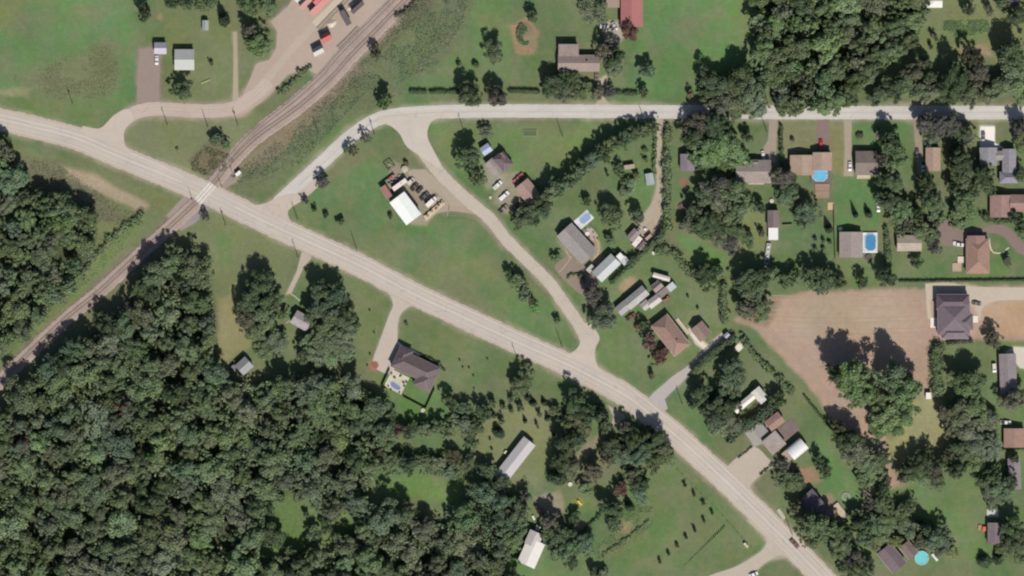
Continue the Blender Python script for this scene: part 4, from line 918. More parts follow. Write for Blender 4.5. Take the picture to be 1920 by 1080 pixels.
# ---------------------------------------------------------------- vehicles
WHEEL = MB().cyl(0, 0, -.12, .12, .34, n=12, axis='y').mesh("wheel", 'rubber')
LAMP = MB().box(0, 0, 0, .06, .36, .16).mesh("headlight", 'paint')
def loft(sections):
    """sections: x, half width, z0, z1"""
    mb = MB(); vs = []; n = len(sections)
    for x, w, z0, z1 in sections: vs += [(x, -w, z0), (x, -w, z0 + (z1 - z0) * .6), (x, -w * .88, z1), (x, w * .88, z1), (x, w, z0 + (z1 - z0) * .6), (x, w, z0)]
    fs = [tuple(range(6))[::-1], tuple(range(6 * (n - 1), 6 * n))]
    for i in range(n - 1):
        for k in range(6): a = i * 6 + k; b2 = i * 6 + (k + 1) % 6; fs.append((a, b2, b2 + 6, a + 6))
    mb.add(vs, fs); return mb
def vehicle(label, px, py, ang, col, kind='car', cat=None, bed=(60,58,56), L=None):
    names = {'car': "parked_car", 'pickup': "pickup_truck", 'van': "van", 'boxtruck': "box_truck"}
    t = thing(names[kind], label, cat or {'car': "car", 'pickup': "pickup truck", 'van': "van", 'boxtruck': "truck"}[kind], px, py, ang)
    L = L or {'car': 4.6, 'pickup': 5.5, 'van': 5.2, 'boxtruck': 6.6}[kind]; a = L / 2; W = .93 if kind == 'car' else 1.02
    t.location.z = .11; c = pc(*col)
    if kind == 'car':
        part("body", loft([(-a, W * .86, .35, .8), (-a + .35, W, .25, .95), (-.9, W, .22, .98), (.9, W, .22, .95), (a - .4, W, .25, .86), (a, W * .82, .35, .68)]), 'carpaint', c, t)
        part("window_glass", loft([(-a + .7, W * .8, .9, .96), (-a + 1.25, W * .84, .9, 1.36), (.35, W * .84, .9, 1.38), (1.15, W * .8, .9, .95)]), 'glass', pc(40,44,50), t)
        part("roof_panel", loft([(-a + 1.22, W * .78, 1.3, 1.42), (.4, W * .78, 1.3, 1.43)]), 'carpaint', c, t)
    elif kind == 'pickup':
        part("body", loft([(-a, W, .45, 1.02), (-.4, W, .4, 1.04), (1.3, W, .4, 1.05), (a - .3, W, .4, 1.0), (a, W * .88, .45, .82)]), 'carpaint', c, t)
        part("bed_liner", MB().box(-a + 1.1, 0, 1.045, 1.8, W * 1.62, .03), 'rubber', pc(*bed), t)
        part("window_glass", loft([(-.55, W * .84, 1.0, 1.5), (.9, W * .86, 1.0, 1.52), (1.45, W * .8, 1.0, 1.06)]), 'glass', pc(40,44,50), t)
        part("roof_panel", loft([(-.5, W * .8, 1.45, 1.6), (.85, W * .8, 1.45, 1.6)]), 'carpaint', c, t)
    elif kind == 'van':
        part("body", loft([(-a, W, .4, 1.75), (a - 1.6, W, .4, 1.8), (a - .9, W, .4, 1.15), (a, W * .88, .45, .9)]), 'carpaint', c, t)
        part("window_glass", loft([(a - 1.58, W * .84, 1.2, 1.815), (a - .98, W * .84, 1.1, 1.28)]), 'glass', pc(40,44,50), t)
    else:
        part("box", MB().box(-a + 2.3, 0, 1.75, 4.6, 2.3, 2.3), 'paint', c, t); part("cab", loft([(a - 1.9, 1.02, .5, 2.0), (a - .8, 1.02, .5, 1.9), (a, .9, .5, 1.2)]), 'carpaint', c, t)
        part("window_glass", loft([(a - .85, .9, 1.3, 1.93), (a - .25, .85, 1.2, 1.42)]), 'glass', pc(40,44,50), t)
        part("chassis", MB().box(0, 0, .5, L - .4, 1.0, .2), 'rust', pc(60,56,54), t)
    for x in (-a + .85, a - .85):
        for s_ in (-1, 1): link("wheel", WHEEL, pc(38,38,40), t, (x, s_ * W * .92, .34))
    for s_ in (-1, 1): link("headlight", LAMP, pc(225,225,220), t, (a - .03, s_ * W * .62, .68))
    return t
WHT = (240,238,236)
vehicle("white car nose-up in front of the small white-fronted garage", 294, 113, 90, WHT)
vehicle("white pickup with dark windows nearest the slate grey house", 933, 347, -42, WHT, 'pickup', bed=(200,198,196))
vehicle("long white pickup parked second from the slate grey house", 945.5, 367, -42, WHT, 'pickup', bed=(235,235,232), L=6.0)
vehicle("dusty grey pickup at the lower end of the dirt lot", 944, 392, -42, (150,140,132), 'pickup', L=5.4)
vehicle("near-black car hidden under the hedge trees beside the dusty pickup", 968, 386, -40, (48,46,62))
vehicle("red truck with white front parked above the brown and rust house", 972, 334, 138, (188,112,96), 'pickup', bed=(176,100,88), L=6.4)
vehicle("small pale van at the top of the workshop's vehicle row", 770.5, 340, -45, (216,206,196), 'van', L=4.2)
vehicle("rusty brown pickup second in the workshop's vehicle row", 777.5, 351, -47, (112,98,90), 'pickup', L=4.8)
vehicle("dark dented car third in the workshop's vehicle row", 787, 356, -47, (90,80,76), L=4.2)
vehicle("dark grey pickup left of the white box truck", 796, 368, -44, (104,96,98), 'pickup')
vehicle("white box truck in the workshop yard", 809.5, 378, -43, (244,232,226), 'boxtruck', L=7)
vehicle("white tiny car beside the grey shed by the camper", 1197, 430.5, -50, (226,216,210), L=3.6)
vehicle("dark red old pickup on the grass left of the orange car", 1182.5, 594, -32, (128,84,76), 'pickup')
vehicle("orange car under the edge of the dark red tree", 1196.5, 610, -30, (214,120,76), L=4.4)
vehicle("white car on the gravel drive behind the wide grey house", 1431, 291, 80, (226,222,218))
vehicle("red car on the brick drive above the tan house", 1539, 270.5, 90, (200,62,58), L=4.8)
vehicle("white car on the drive left of the charcoal roofed house", 1593.5, 312, 90, WHT)
vehicle("white pickup against the small tan house", 1730.5, 312, 90, (232,226,220), 'pickup')
vehicle("grey car on the grass verge above the white pickup", 1719.5, 287, 90, (110,106,104), L=4.4)
vehicle("grey car on the bright white driveway", 1843.5, 255.5, 90, (130,130,126))
vehicle("dark car at the head of the asphalt court", 1787, 421.5, 10, (84,76,78))
vehicle("white small car at the lower edge of the asphalt court", 1798, 458.5, 8, WHT, L=4.8)
vehicle("grey car on the sandy drive beside the many-hipped house", 1831, 569, 10, (134,122,116))
vehicle("white pickup parked sideways above the brown garage", 1885.5, 792, 4, WHT, 'pickup')
vehicle("white small van at the left wall of the long grey mobile home", 1864, 690, 86, (226,222,216), 'van', L=4.4)
vehicle("brown pickup driving down the highway near the bottom edge", 1490, 1019.5, 49, (134,104,90), 'pickup', bed=(120,94,82))
vehicle("car with dark windows on the drive before the brown-grey farmhouse", 1118, 143, 90, (140,120,108))
vehicle("white van in the shade of the purplish tree behind the farmhouse", 1133, 50, 5, WHT, 'van', L=4.2)
vehicle("silver car next to the white van behind the farmhouse", 1152, 49, 60, (200,196,200), L=4.4)
vehicle("white car at the bottom edge by the farm entrance", 1413, 1077, -20, WHT)
vehicle("white car under trees left of the oval pool garden", 1646.5, 389, 86, (236,234,230))
def trailer(label, px, py, ang, L, W, h, col, name="trailer", cat="trailer", cargo=None):
    t = thing(name, label, cat, px, py, ang); Lm, Wm = L * S, W * S
    part("body", MB().box(0, 0, .75 + h / 2, Lm, Wm, h), 'paint', pc(*col), t)
    part("drawbar", MB().box(-Lm / 2 - .6, 0, .6, 1.3, .12, .1), 'rust', pc(70,66,64), t)
    for s_ in (-1, 1): link("wheel", WHEEL, pc(38,38,40), t, (.3, s_ * (Wm / 2 - .05), .36)); link("wheel", WHEEL, pc(38,38,40), t, (-.5, s_ * (Wm / 2 - .05), .36))
    if cargo:
        for i, (x, y, sx, sy, sz, c) in enumerate(cargo): link("cargo_crate", MB().box(0, 0, sz / 2, sx, sy, sz, .1 * i).mesh("cargo_crate", 'wood'), pc(*c), t, (x, y, .75 + h))
    else: part("roof_hatch", MB().box(Lm * .12, 0, .8 + h, .6, .6, .14), 'paint', pc(170,168,164), t)
    return t
trailer("long white semi-trailer box behind the workshop", 749.5, 346.5, -36, 31, 8.5, 2.6, (238,224,216))
trailer("long cream flatbed trailer loaded with junk at the lot's right corner", 814.5, 394, -41, 46, 9, .3, (214,198,170), cargo=[(-4.6,0,1.2,1.2,.9,(170,150,120)), (-1.5,.1,1.4,1.3,.7,(190,172,140)), (1.2,-.1,1.6,1.0,.6,(150,134,112)), (3.2,.3,.9,.9,1.1,(120,104,90)), (4.9,0,1.0,1.2,.8,(200,184,150))])
trailer("cream white camper between the two grey sheds", 1194.5, 453, -50, 21, 9.5, 2.2, (236,226,212), "camper", "camper")
trailer("white boat trailer with gear below the white canopies", 1439, 476, 98, 40, 8.5, .5, (176,176,172), cargo=[(-3.6,0,1.0,1.2,.5,(230,228,224)), (-1.2,0,1.2,1.1,.4,(214,212,210)), (1.6,0,.9,1.0,.6,(236,234,230)), (3.8,.1,1.3,1.1,.4,(90,88,90))])
trailer("cream hay wagon poking out of the purple-dark tree shade", 1575, 957, 52, 30, 12, .35, (202,184,160))
trailer("reddish utility trailer at the end of the row of roofs", 1249.5, 561.5, -42, 14, 7, .5, (156,106,90), cargo=[(0,0,1.4,1.1,.5,(150,116,100))])
trailer("white equipment cabinet on wheels beside the farm entrance fence", 1398.5, 1022, 50, 10, 4.5, .9, (220,208,176))

# ---------------------------------------------------------------- utility poles, railway signals
POLE = MB().cyl(0, 0, 0, 10.2, .2, .13, 8).mesh("pole", 'wood'); ARM = MB().box(0, 0, 9.5, .14, 2.4, .14).mesh("crossarm", 'wood'); INS = MB().cyl(0, 0, 9.57, 9.8, .06, .04, 6).mesh("insulator", 'paint')
CAN = MB().cyl(.36, 0, 7.8, 8.9, .26, n=10).mesh("transformer", 'paint')
POLES = [(137,197,"in the rough strip below the brown meadow",1),(314,234,"by the spur road left of centre, below the farm's shade tree",0),(390,238,"second from the left along the spur road",0),(447,237,"on the spur verge nearest the railway",1),
 (597,251,"in the weeds between railway and curving road",0),(703,254,"at the inside of the curve of the pale road",1),(870,246,"on the pale road verge above the middle lawn",0),(1055,256,"on the lawn side of the pale road, with no tree near",0),
 (1210,231,"on the road verge where the diagonal tree line begins",0),(1524,203,"on the north verge of the pale road beside the wood",0),(1669,246,"on the lawn above the charcoal roofed house",1),(1438,247,"at the mouth of the grey house's gravel drive",0),
 (558,411,"inside the grassy corner of the highway junction",0),(559,482,"across the highway beside the narrow cottage drive",0),(669,467,"in the ditch north of the highway",0),(971,676,"on the south verge of the highway near the round tree",0),
 (1279,757,"on the verge below the tall hedge driveway",0),(1054,650,"at the tip of the triangular green",0),(424,424,"south of the level crossing by the bare shrub",1),(1484,1000,"beside the highway in the lower right corner",0)]
for px, py, lb, tf in POLES:
    t = thing("utility_pole", "wooden utility pole " + lb, "utility pole", px, py, rb_.uniform(-30, 20), "utility poles along the roads")
    link("pole", POLE, pc(118,104,92), t); link("crossarm", ARM, pc(110,98,88), t)
    for y in (-1.05, -.5, .5, 1.05): link("insulator", INS, pc(150,150,148), t, (0, y, 0))
    if tf: link("transformer", CAN, pc(150,152,154), t)
def crossing_signal(label, px, py, ang, gate=True):
    t = thing("crossing_signal", label, "signal", px, py, ang)
    part("mast", MB().cyl(0, 0, 0, 5.2, .11, n=8), 'rust', pc(140,138,136), t)
    part("crossbuck", MB().box(.12, 0, 4.7, .04, 1.5, .2).box(.12, 0, 4.7, .05, .2, 1.5), 'paint', pc(230,230,226), t)
    for s_ in (-1, 1): part("lamp_hood", MB().cyl(s_ * .4, 3.6, .05, .3, .17, n=10, axis='x'), 'rubber', pc(40,40,40), t)
    if gate: part("gate_arm", MB().box(0, 0, 5.0, .12, .1, 7.4), 'paint', pc(220,216,212), t); part("counterweight", MB().box(-.1, .35, 1.2, .4, .5, .6), 'rust', pc(110,108,106), t)
    return t
crossing_signal("raised crossing gate west of the white crossing panels", 361, 376, -30); crossing_signal("raised crossing gate at the north-east end of the crossing panels", 415, 349, 150)
crossing_signal("thin signal mast next to the white railway cabinet", 436, 324, 40, False)
t = thing("signal_cabinet", "white railway equipment cabinet beside the tracks", "cabinet", 447, 325.5, -42)
part("housing", MB().box(0, 0, 1.2, 2.9, 1.5, 2.3), 'paint', pc(236,230,224), t); part("roof", MB().box(0, 0, 2.4, 3.1, 1.7, .12), 'paint', pc(240,236,230), t); part("door", MB().box(0, -.77, 1.15, .9, .05, 1.9), 'paint', pc(200,198,196), t)
t = thing("signal_cabinet", "low brown railway relay box on the far side of the tracks", "cabinet", 441, 333, -42)
part("housing", MB().box(0, 0, .5, 1.6, .9, 1.0), 'rust', pc(150,130,118), t); part("lid", MB().box(0, 0, 1.05, 1.7, 1.0, .1), 'rust', pc(170,152,138), t)

# ---------------------------------------------------------------- fences, hedges
def fence(label, pts, h, post_gap, col, kind='board', pw=.1, name="fence"):
    t = bpy.data.objects.new(name, None); COL.objects.link(t); tag(t, label, "fence"); x0, y0 = P(*pts[0]); t.location = (x0, y0, 0)
    post = MB().box(0, 0, h / 2 + .05, pw, pw, h + .1).mesh("post", 'wood'); cnt = 0
    for a, b in zip(pts[:-1], pts[1:]):
        ax, ay = P(*a); bx, by = P(*b); L = math.hypot(bx - ax, by - ay); an = math.atan2(by - ay, bx - ax); n = max(1, int(L / post_gap)); pan = None
        for i in range(n + 1):
            x, y = ax + (bx - ax) * i / n - x0, ay + (by - ay) * i / n - y0; link("post", post, pc(*[c * .95 for c in col]), t, (x, y, 0), an)
            if i < n:
                if pan is None:
                    mb = MB(); g = L / n - pw
                    if kind == 'board': mb.box(0, 0, h / 2, g, .04, h - .1)
                    elif kind == 'rail': mb.box(0, 0, h * .85, g, .05, .12).box(0, 0, h * .45, g, .05, .12)
                    else:
                        for zz in (.3, .65, 1.0): mb.box(0, 0, zz * h, g, .015, .015)
                    pan = mb.mesh("rail" if kind != 'board' else "panel", 'wood')
                link(pan.name.split('.')[0], pan, pc(*col), t, (x + (bx - ax) / n / 2, y + (by - ay) / n / 2, 0), an)
    return t
fence("tall brown board fence on the left of the kidney pool courtyard", [(731,692),(716,725)], 2.2, 2.4, (120,104,92))
fence("tall board fence around the back lawn of the dark courtyard house", [(756,744),(798,766),(815,729)], 2.0, 2.4, (112,106,84))
fence("dark wire fence along the highway side of the orchard field", [(1271,881),(1306,918),(1345,956),(1375,990),(1417,1037)], 1.3, 3.2, (92,88,74), 'wire', .16)
fence("thin garden fence between the tan house lot and the pool lawn", [(1563,385),(1564,430),(1566,485)], 1.6, 2.6, (150,138,122))
fence("brown board fence at the rear of the grey metal garage", [(1150,470),(1163,475),(1180,498)], 1.8, 2.4, (150,140,134))
fence("curved timber fence round the patio of the long grey house", [(1108,425),(1118,432),(1124,442),(1127,455)], 1.5, 2.0, (170,150,124), 'rail')
fence("white picket line along the grey house's front lawn corner", [(1397,816),(1409,832)], 1.0, 1.5, (220,212,180), 'rail')
fence("wire garden fence in the shade of the dark purple hedge", [(1385,788),(1400,812)], 1.4, 2.4, (150,150,130), 'wire')
fence("pale timber fence by the junk pile behind the white semi-trailer", [(719,341),(731,332),(738,326)], 1.7, 2.2, (132,112,96))
fence("dark log fence below the white canopies beside the boat trailer", [(1467,421),(1485,420)], 1.3, 2.2, (80,74,60))
fence("thin rail fence along the ditch of the narrow cottage drive", [(1485,958),(1500,965),(1540,965)], 1.1, 3, (130,120,104), 'rail')
def hedge(label, pts, w, h, tone, seed=0, name="hedge", cat="hedge", jag=.15, leaf=.32, dens=13):
    rs = np.random.RandomState(200 + seed); c = catmull(pts, 4); pf = []; L = 0
    step = max(w * S * .24, .42); nxt = 0
    for a, b in zip(c[:-1], c[1:]):
        d = math.hypot(b[0] - a[0], b[1] - a[1]) * S
        while nxt <= L + d:
            u = (nxt - L) / max(d, 1e-6); x, y = P(a[0] + (b[0] - a[0]) * u, a[1] + (b[1] - a[1]) * u); r = w * S / 2 * rs.uniform(1 - jag, 1 + jag); hh = h * rs.uniform(1 - jag, 1 + jag)
            pf.append((x + rs.normal() * jag * r * .9, y + rs.normal() * jag * r * .9, hh * .55, r, r, hh * .48)); nxt += step
        L += d
    co_ = puffs(pf, dens, leaf, rs); x0, y0 = P(*pts[0]); co_[:, 0] -= x0; co_[:, 1] -= y0
    me = leaf_mesh("foliage", co_); o = link(name, me, pc(*TONES[tone])); o.location = (x0, y0, 0.02); tag(o, label, cat); return o
for i, (a, b) in enumerate(((768,802),(804.5,840),(842,872))): hedge(f"clipped dark hedge block, {('first','second','third')[i]} from the left along the pale road", [(a+3,172.5),(b-3,172.5)], 10, 2.2, 'd', i, jag=.06, leaf=.24, dens=22)
hedge("clipped hedge run between the two dark trees and the farmhouse shrubs", [(957,171),(985,172),(1012,172)], 10, 2.2, 'd', 4, jag=.06, leaf=.24, dens=22)
hedge("clipped hedge stub just right of the farmhouse drive", [(1152,174),(1164,174)], 11, 2.2, 'd', 5, jag=.06, leaf=.24, dens=22)
hedge("clipped hedge block between the farmhouse drive and the leaning bush", [(1171,175),(1193,175)], 11, 2.3, 'd', 6, jag=.06, leaf=.24, dens=22)
hedge("very long thin clipped hedge dividing the lawns from the ploughed field", [(1687,527),(1750,527),(1820,526),(1930,525)], 5, 1.7, 'd', 7, jag=.08, leaf=.22, dens=20)
hedge("tall dense purple-dark hedge along the pale concrete driveway", [(1300,696),(1330,668),(1358,646),(1378,634)], 15, 4.2, 'd', 8, jag=.1)
hedge("lower green hedge strip parallel to the tall driveway hedge", [(1293,706),(1325,682),(1352,662),(1372,648)], 8, 1.6, 'm', 9)
hedge("loose green hedge along the left edge of the ploughed field", [(1390,628),(1412,660),(1440,690),(1470,720),(1486,742)], 13, 2.2, 'm', 10, jag=.4)
hedge("thin dark hedge from the reddish bush down to the field track", [(1508,742),(1530,770),(1558,803)], 5, 1.5, 'd', 11)
hedge("big dark evergreen hedge wrapped round the cream L-shaped house", [(1370,822),(1392,800),(1412,790),(1436,772),(1454,748)], 23, 5.5, 'c', 12, jag=.2, leaf=.42, dens=9)
hedge("vertical clipped hedge between two back lawns above the tall hedge", [(1358,535),(1357,560),(1357,585),(1359,608)], 17, 3.5, 'm', 13, jag=.12)
hedge("long ragged hedge running straight down beside the sandy drive", [(1252,236),(1252,280),(1251,330),(1252,380),(1252,430)], 14, 3.2, 'm', 14, jag=.35)
hedge("thin dark vine strip on the left edge of the sandy drive", [(1228,240),(1228,270),(1227,300),(1226,325)], 6, 1.8, 'm', 15, jag=.4)
hedge("dark narrow hedge between the grey house drive and the tan house lawn", [(1464,236),(1464,262),(1466,290),(1466,315)], 6, 2.2, 'd', 16, jag=.4)
hedge("shaded hedge behind the pale lean-to of the grey metal garage", [(1145,530),(1160,518),(1178,500),(1190,492)], 8, 3.5, 'd', 17, jag=.3)
hedge("curved dark hedge along the outer end of the hedge drive", [(1178,496),(1200,478),(1218,462),(1236,444),(1246,424)], 13, 4.5, 'd', 18, jag=.25)
hedge("shrub belt dropping from the drive's end towards the row of roofs", [(1230,470),(1262,476),(1285,500),(1305,520)], 16, 2.4, 'm', 19, jag=.4)
hedge("low shrub row tucked under the many-hipped dark house", [(1778,645),(1800,640),(1822,640)], 9, 2.6, 'r', 20, jag=.3)
hedge("tall vertical hedge on the edge of the ploughed field, right side", [(1757,652),(1756,680),(1758,710),(1760,740)], 22, 5, 'm', 21, jag=.25)
hedge("low shrub fringe around the dark courtyard house's front wall", [(790,668),(806,674),(824,684),(832,694)], 6, 1.3, 'd', 22, jag=.4)
hedge("boundary hedge curving past the courtyard house's rear garden", [(750,795),(790,803),(822,800),(850,778)], 7, 2.2, 'm', 23, jag=.4)
hedge("straggling shrub strip between yard and main railway line", [(523,174),(545,158),(560,145),(580,125)], 8, 1.6, 'm', 25, jag=.5)
hedge("reddish brush along the railway embankment at the top", [(745,30),(762,18),(785,2)], 10, 2, 'r', 26, jag=.5)
hedge("mixed shrub edge behind the pool garden left of the cottage", [(1662,430),(1664,460),(1664,500)], 12, 2.8, 'm', 28, jag=.3)
hedge("dark shrub row under the pinkish brown house at the right edge", [(1840,404),(1862,412),(1890,414)], 12, 3, 'd', 29, jag=.3)
hedge("low garden border in front of the parking lot of the wide grey house", [(1385,858),(1398,848),(1409,838)], 3, .9, 'd', 30, jag=.3, leaf=.22, dens=20)
hedge("low shrub border on the right side of the parking lot", [(1428,888),(1440,877),(1452,868)], 4, 1, 'd', 31, jag=.5, leaf=.22, dens=20)
hedge("ragged hedge ending in dark clumps beside the house at the right lower edge", [(1880,843),(1900,842),(1925,842)], 5, 1.5, 'd', 32)
hedge("dark line of brush curving below the slide garden", [(1090,1000),(1105,985),(1125,965),(1135,950)], 5, 1.6, 'd', 33, jag=.5)
hedge("hedgerow of weeds along the field's far left side", [(1130,1040),(1160,1020),(1200,990),(1218,974)], 4.5, .8, 'm', 34, jag=.6)
hedge("ditch scrub on the west side of the railway", [(262,402),(240,420),(210,445),(190,470),(150,520)], 10, 1.6, 'm', 36, jag=.6)
hedge("short shrub border in front of the patio of the dark courtyard house", [(1063,522),(1070,515),(1080,512),(1092,520),(1096,530)], 4, 1.0, 'm', 38, jag=.5, leaf=.22, dens=20)

# ---------------------------------------------------------------- garden things
def heap(label, px, py, rx, ry, h, col, name="gravel_heap", cat="heap", ang=0, mat='soil'):
    rs = np.random.RandomState(int(px)); n = 14; mb = MB(); vs = [(0, 0, h)]; 
    for k, f in enumerate((.45, .8, 1.0)):
        for i in range(n):
            a = 2 * math.pi * i / n; r = f * rs.uniform(.88, 1.1); vs.append((math.cos(a) * r * rx * S, math.sin(a) * r * ry * S, h * (1 - f) ** .8 * rs.uniform(.8, 1.1) + .02))
    fs = [(0, 1 + i, 1 + (i + 1) % n) for i in range(n)]
    for k in range(2):
        for i in range(n): a, b_ = 1 + k * n + i, 1 + k * n + (i + 1) % n; fs.append((a, a + n, b_ + n, b_))
    mb.add(vs, fs); o = link(name, mb.mesh(name, mat), pc(*col)); x, y = P(px, py); o.location = (x, y, .03); o.rotation_euler.z = -R(ang); return tag(o, label, cat)
heap("pale gravel heap between the yard sidings", 622, 44, 10, 7, 1.2, (216,202,184), ang=-35)
heap("small pale gravel heap behind the red gabled shed", 609, 54, 6, 4, .6, (224,208,190), ang=-40)
heap("light stone heap by the dark open store", 658, 12, 10, 5, 1.2, (206,196,176), ang=-42)
heap("old earth mound overgrown with weeds in the farmhouse lawn", 984, 66, 17, 24, 1.2, (140,128,104), "earth_mound", "mound")
t = thing("garden_pen", "dark timber garden frame standing on the triangular lawn", "garden frame", 730, 309, -38)
for a, b_, sx, sy in ((-1.9,0,.25,4.6),(1.9,0,.25,4.2),(0,-2.1,4.4,.25),(0,2.1,3.4,.25)): part("beam", MB().box(a, b_, 1.1, sx, sy, .25), 'wood', pc(78,86,66), t)
for a, b_ in ((-1.9,-2.1),(1.9,-2.1),(-1.9,2.1),(1.9,2.1)): part("post", MB().box(a, b_, .5, .22, .22, 1.0), 'wood', pc(78,80,64), t)
part("bench_plank", MB().box(.2, -.2, .5, .9, 2.2, .12, .4), 'wood', pc(160,150,130), t)
t = thing("water_tank", "low round pale tank at the top of the workshop yard", "tank", 759, 317.5, 0)
part("tank_shell", MB().cyl(0, 0, 0, 1.3, 1.75, 1.75, 20), 'paint', pc(176,170,148), t); part("lid", MB().cyl(0, 0, 1.3, 1.45, 1.5, .5, 20), 'paint', pc(190,184,164), t)
t = thing("raised_bed", "pale-edged rectangular vegetable bed on the middle lawn", "garden bed", 993.5, 249.5, 0)
for x, y, sx, sy in ((0,1.5,7.4,.3),(0,-1.5,7.4,.3),(-3.6,0,.3,2.7),(3.6,0,.3,2.7)): part("edge_board", MB().box(x, y, .2, sx, sy, .35), 'wood', pc(152,158,118), t)
part("soil", MB().box(0, 0, .12, 6.8, 2.6, .2), 'soil', pc(98,112,84), t)
def trampoline(label, px, py, r, col=(70,68,66), rim=(120,120,116), h=.8):
    t = thing("trampoline", label, "trampoline", px, py); mb = MB(); n = 20
    vs = [(math.cos(i * 2 * math.pi / n) * k, math.sin(i * 2 * math.pi / n) * k, h + z) for k, z in ((r * S, 0), (r * S * .84, .03)) for i in range(n)]
    mb.add(vs, [(i, (i + 1) % n, n + (i + 1) % n, n + i) for i in range(n)]); part("safety_pad", mb, 'paint', pc(*rim), t)
    part("mat", MB().cyl(0, 0, h - .02, h, r * S * .83, n=20), 'rubber', pc(*col), t)
    for i in range(6): a = i * 1.047; part("leg", MB().cyl(math.cos(a) * r * S * .95, math.sin(a) * r * S * .95, 0, h, .04, n=6), 'rust', pc(120,120,120), t)
trampoline("dark round trampoline beside the oval pool deck", 1629, 484, 7, (104,92,84), (120,108,98))
trampoline("pinkish round trampoline on the lawn above the charcoal roofed house", 1650, 258.5, 7, (156,136,128), (170,150,142))
trampoline("brown round trampoline under trees by the blue-grey house garden", 1279, 388.5, 7.5, (112,92,84), (124,102,92))
trampoline("white-rimmed round trampoline on the lower right lawn", 1586, 931, 7.5, (128,146,118), (186,192,178), .5)
trampoline("round fire pit ring in the driveway turning of the courtyard house", 703, 685, 7, (156,104,90), (176,122,106), .25)
t = thing("play_slide", "yellow play slide on the worn grass by the lower farm", "slide", 1087, 943, 48)
part("chute", MB().box(0, 0, .9, 3.0, .7, .12, 0), 'paint', pc(232,214,130), t); part("ladder", MB().box(-1.5, 0, .6, .1, .6, 1.2), 'rust', pc(190,170,80), t); part("side_rail", MB().box(0, .38, 1.0, 3.0, .06, .2).box(0, -.38, 1.0, 3.0, .06, .2), 'paint', pc(226,206,110), t)
t = thing("swing_frame", "thin swing set frame in the lower clearing", "swing set", 988, 905, 60)
for x in (-1.8, 1.8): part("leg", MB().box(x, .7, 1.0, .12, .12, 2.0).box(x, -.7, 1.0, .12, .12, 2.0), 'rust', pc(110,92,84), t)
part("top_bar", MB().box(0, 0, 2.05, 3.8, .12, .12).box(-1.8, 0, 2.0, .12, 1.5, .12).box(1.8, 0, 2.0, .12, 1.5, .12), 'rust', pc(120,98,90), t)
for x in (-.7, .7): part("seat", MB().box(x, 0, .5, .25, .55, .06), 'rubber', pc(60,60,60), t)
def table_set(label, px, py, ang, col):
    t = thing("patio_table", label, "table", px, py, ang); part("tabletop", MB().cyl(0, 0, .72, .78, 1.1, n=16), 'paint', pc(*col), t)
    for a in range(3): part("leg", MB().cyl(math.cos(a * 2.1) * .5, math.sin(a * 2.1) * .5, 0, .72, .05, n=6), 'rust', pc(120,120,120), t)
table_set("round white table on the stone patio of the long grey house", 1101, 438, 0, (236,226,222))
table_set("white garden table at the back corner of the board fence", 793, 769.5, 0, (200,194,170))
table_set("white table left of the broad pale flat-roofed house", 1575.5, 429, 0, (240,238,238))
table_set("white round table near the shrubs by the dark garage", 1447, 377, 0, (214,202,190))
table_set("small white table under the trees by the lower farm", 1069, 908, 0, (226,218,208))
table_set("white garden table at the head of the lower right thicket", 1648, 934.5, 0, (220,214,214))
def crate(label, px, py, L, W, h, ang, col, name="crate", cat="crate", mat='paint'):
    t = thing(name, label, cat, px, py, ang); part("box", MB().box(0, 0, h / 2 + .03, L * S, W * S, h), mat, pc(*col), t); part("lid", MB().box(0, 0, h + .06, L * S + .1, W * S + .1, .07), mat, pc(*[min(255, c * 1.04) for c in col]), t)
crate("white freezer chest outside the pale farm building", 1008.5, 990, 8, 9, 1.2, 20, (240,236,234)); crate("small white drum box left of the freezer chest", 1000.5, 971, 3, 8, .9, -25, (230,228,228))
crate("red machine standing against the charcoal square house", 1845.5, 991.5, 6, 8, 1.3, 0, (226,104,92), "garden_tractor", "machine"); crate("red small implement left of the red machine", 1836.5, 989, 5, 9, .6, 8, (190,130,112), "implement", "machine")
crate("white bench at the right of the turquoise pool", 1752.5, 1045, 16, 4, .8, 50, (224,218,206), "bench", "bench", 'wood'); crate("white propane tank beside the very long mobile home", 948, 848, 6, 4, 1.1, -50, (214,208,200), "gas_tank", "tank")
crate("white marker box on the grass beyond the hedge bend", 1225, 474.5, 6, 4, .5, 60, (214,222,212)); crate("tan parcel box on the dirt lot verge", 919.5, 370.5, 4, 5, .6, 0, (212,196,170))
crate("white chest by the shed end of the hedge drive", 1210, 430, 5, 4, .9, 30, (226,218,212)); crate("white cool box on the deck of the pinkish brown house", 1871, 382, 10, 5, .5, 0, (206,196,190))
crate("white equipment box near the reddish house deck", 1790, 456, 6, 6, .8, 8, (230,224,222)); crate("felled pale log on the farmhouse lawn at top left", 386, 153, 18, 3, .4, -22, (150,160,116), "felled_log", "log", 'bark')
crate("small planter box on the lawn below the spur road", 332, 279, 4, 5, .8, 60, (84,82,66), "planter_box", "planter", 'wood')
rj = random.Random(3)
for k, (x, y) in enumerate([(727,338),(733,334),(739,330),(736,342),(744,336),(749,330),(730,345),(742,346)]):
    o = link("scrap_pallet", MB().box(0, 0, .25, 1.4, 1.1, .5).mesh("scrap_pallet", 'wood'), pc(rj.randint(110,190), rj.randint(100,160), rj.randint(84,135)), None, (*P(x, y), .03), rj.random() * 3); o.scale = (rj.uniform(.7, 1.6), rj.uniform(.7, 1.3), rj.uniform(.6, 2)); tag(o, "scrap pallet in the junk strip behind the white semi-trailer", "pallet", "scrap behind the semi-trailer")
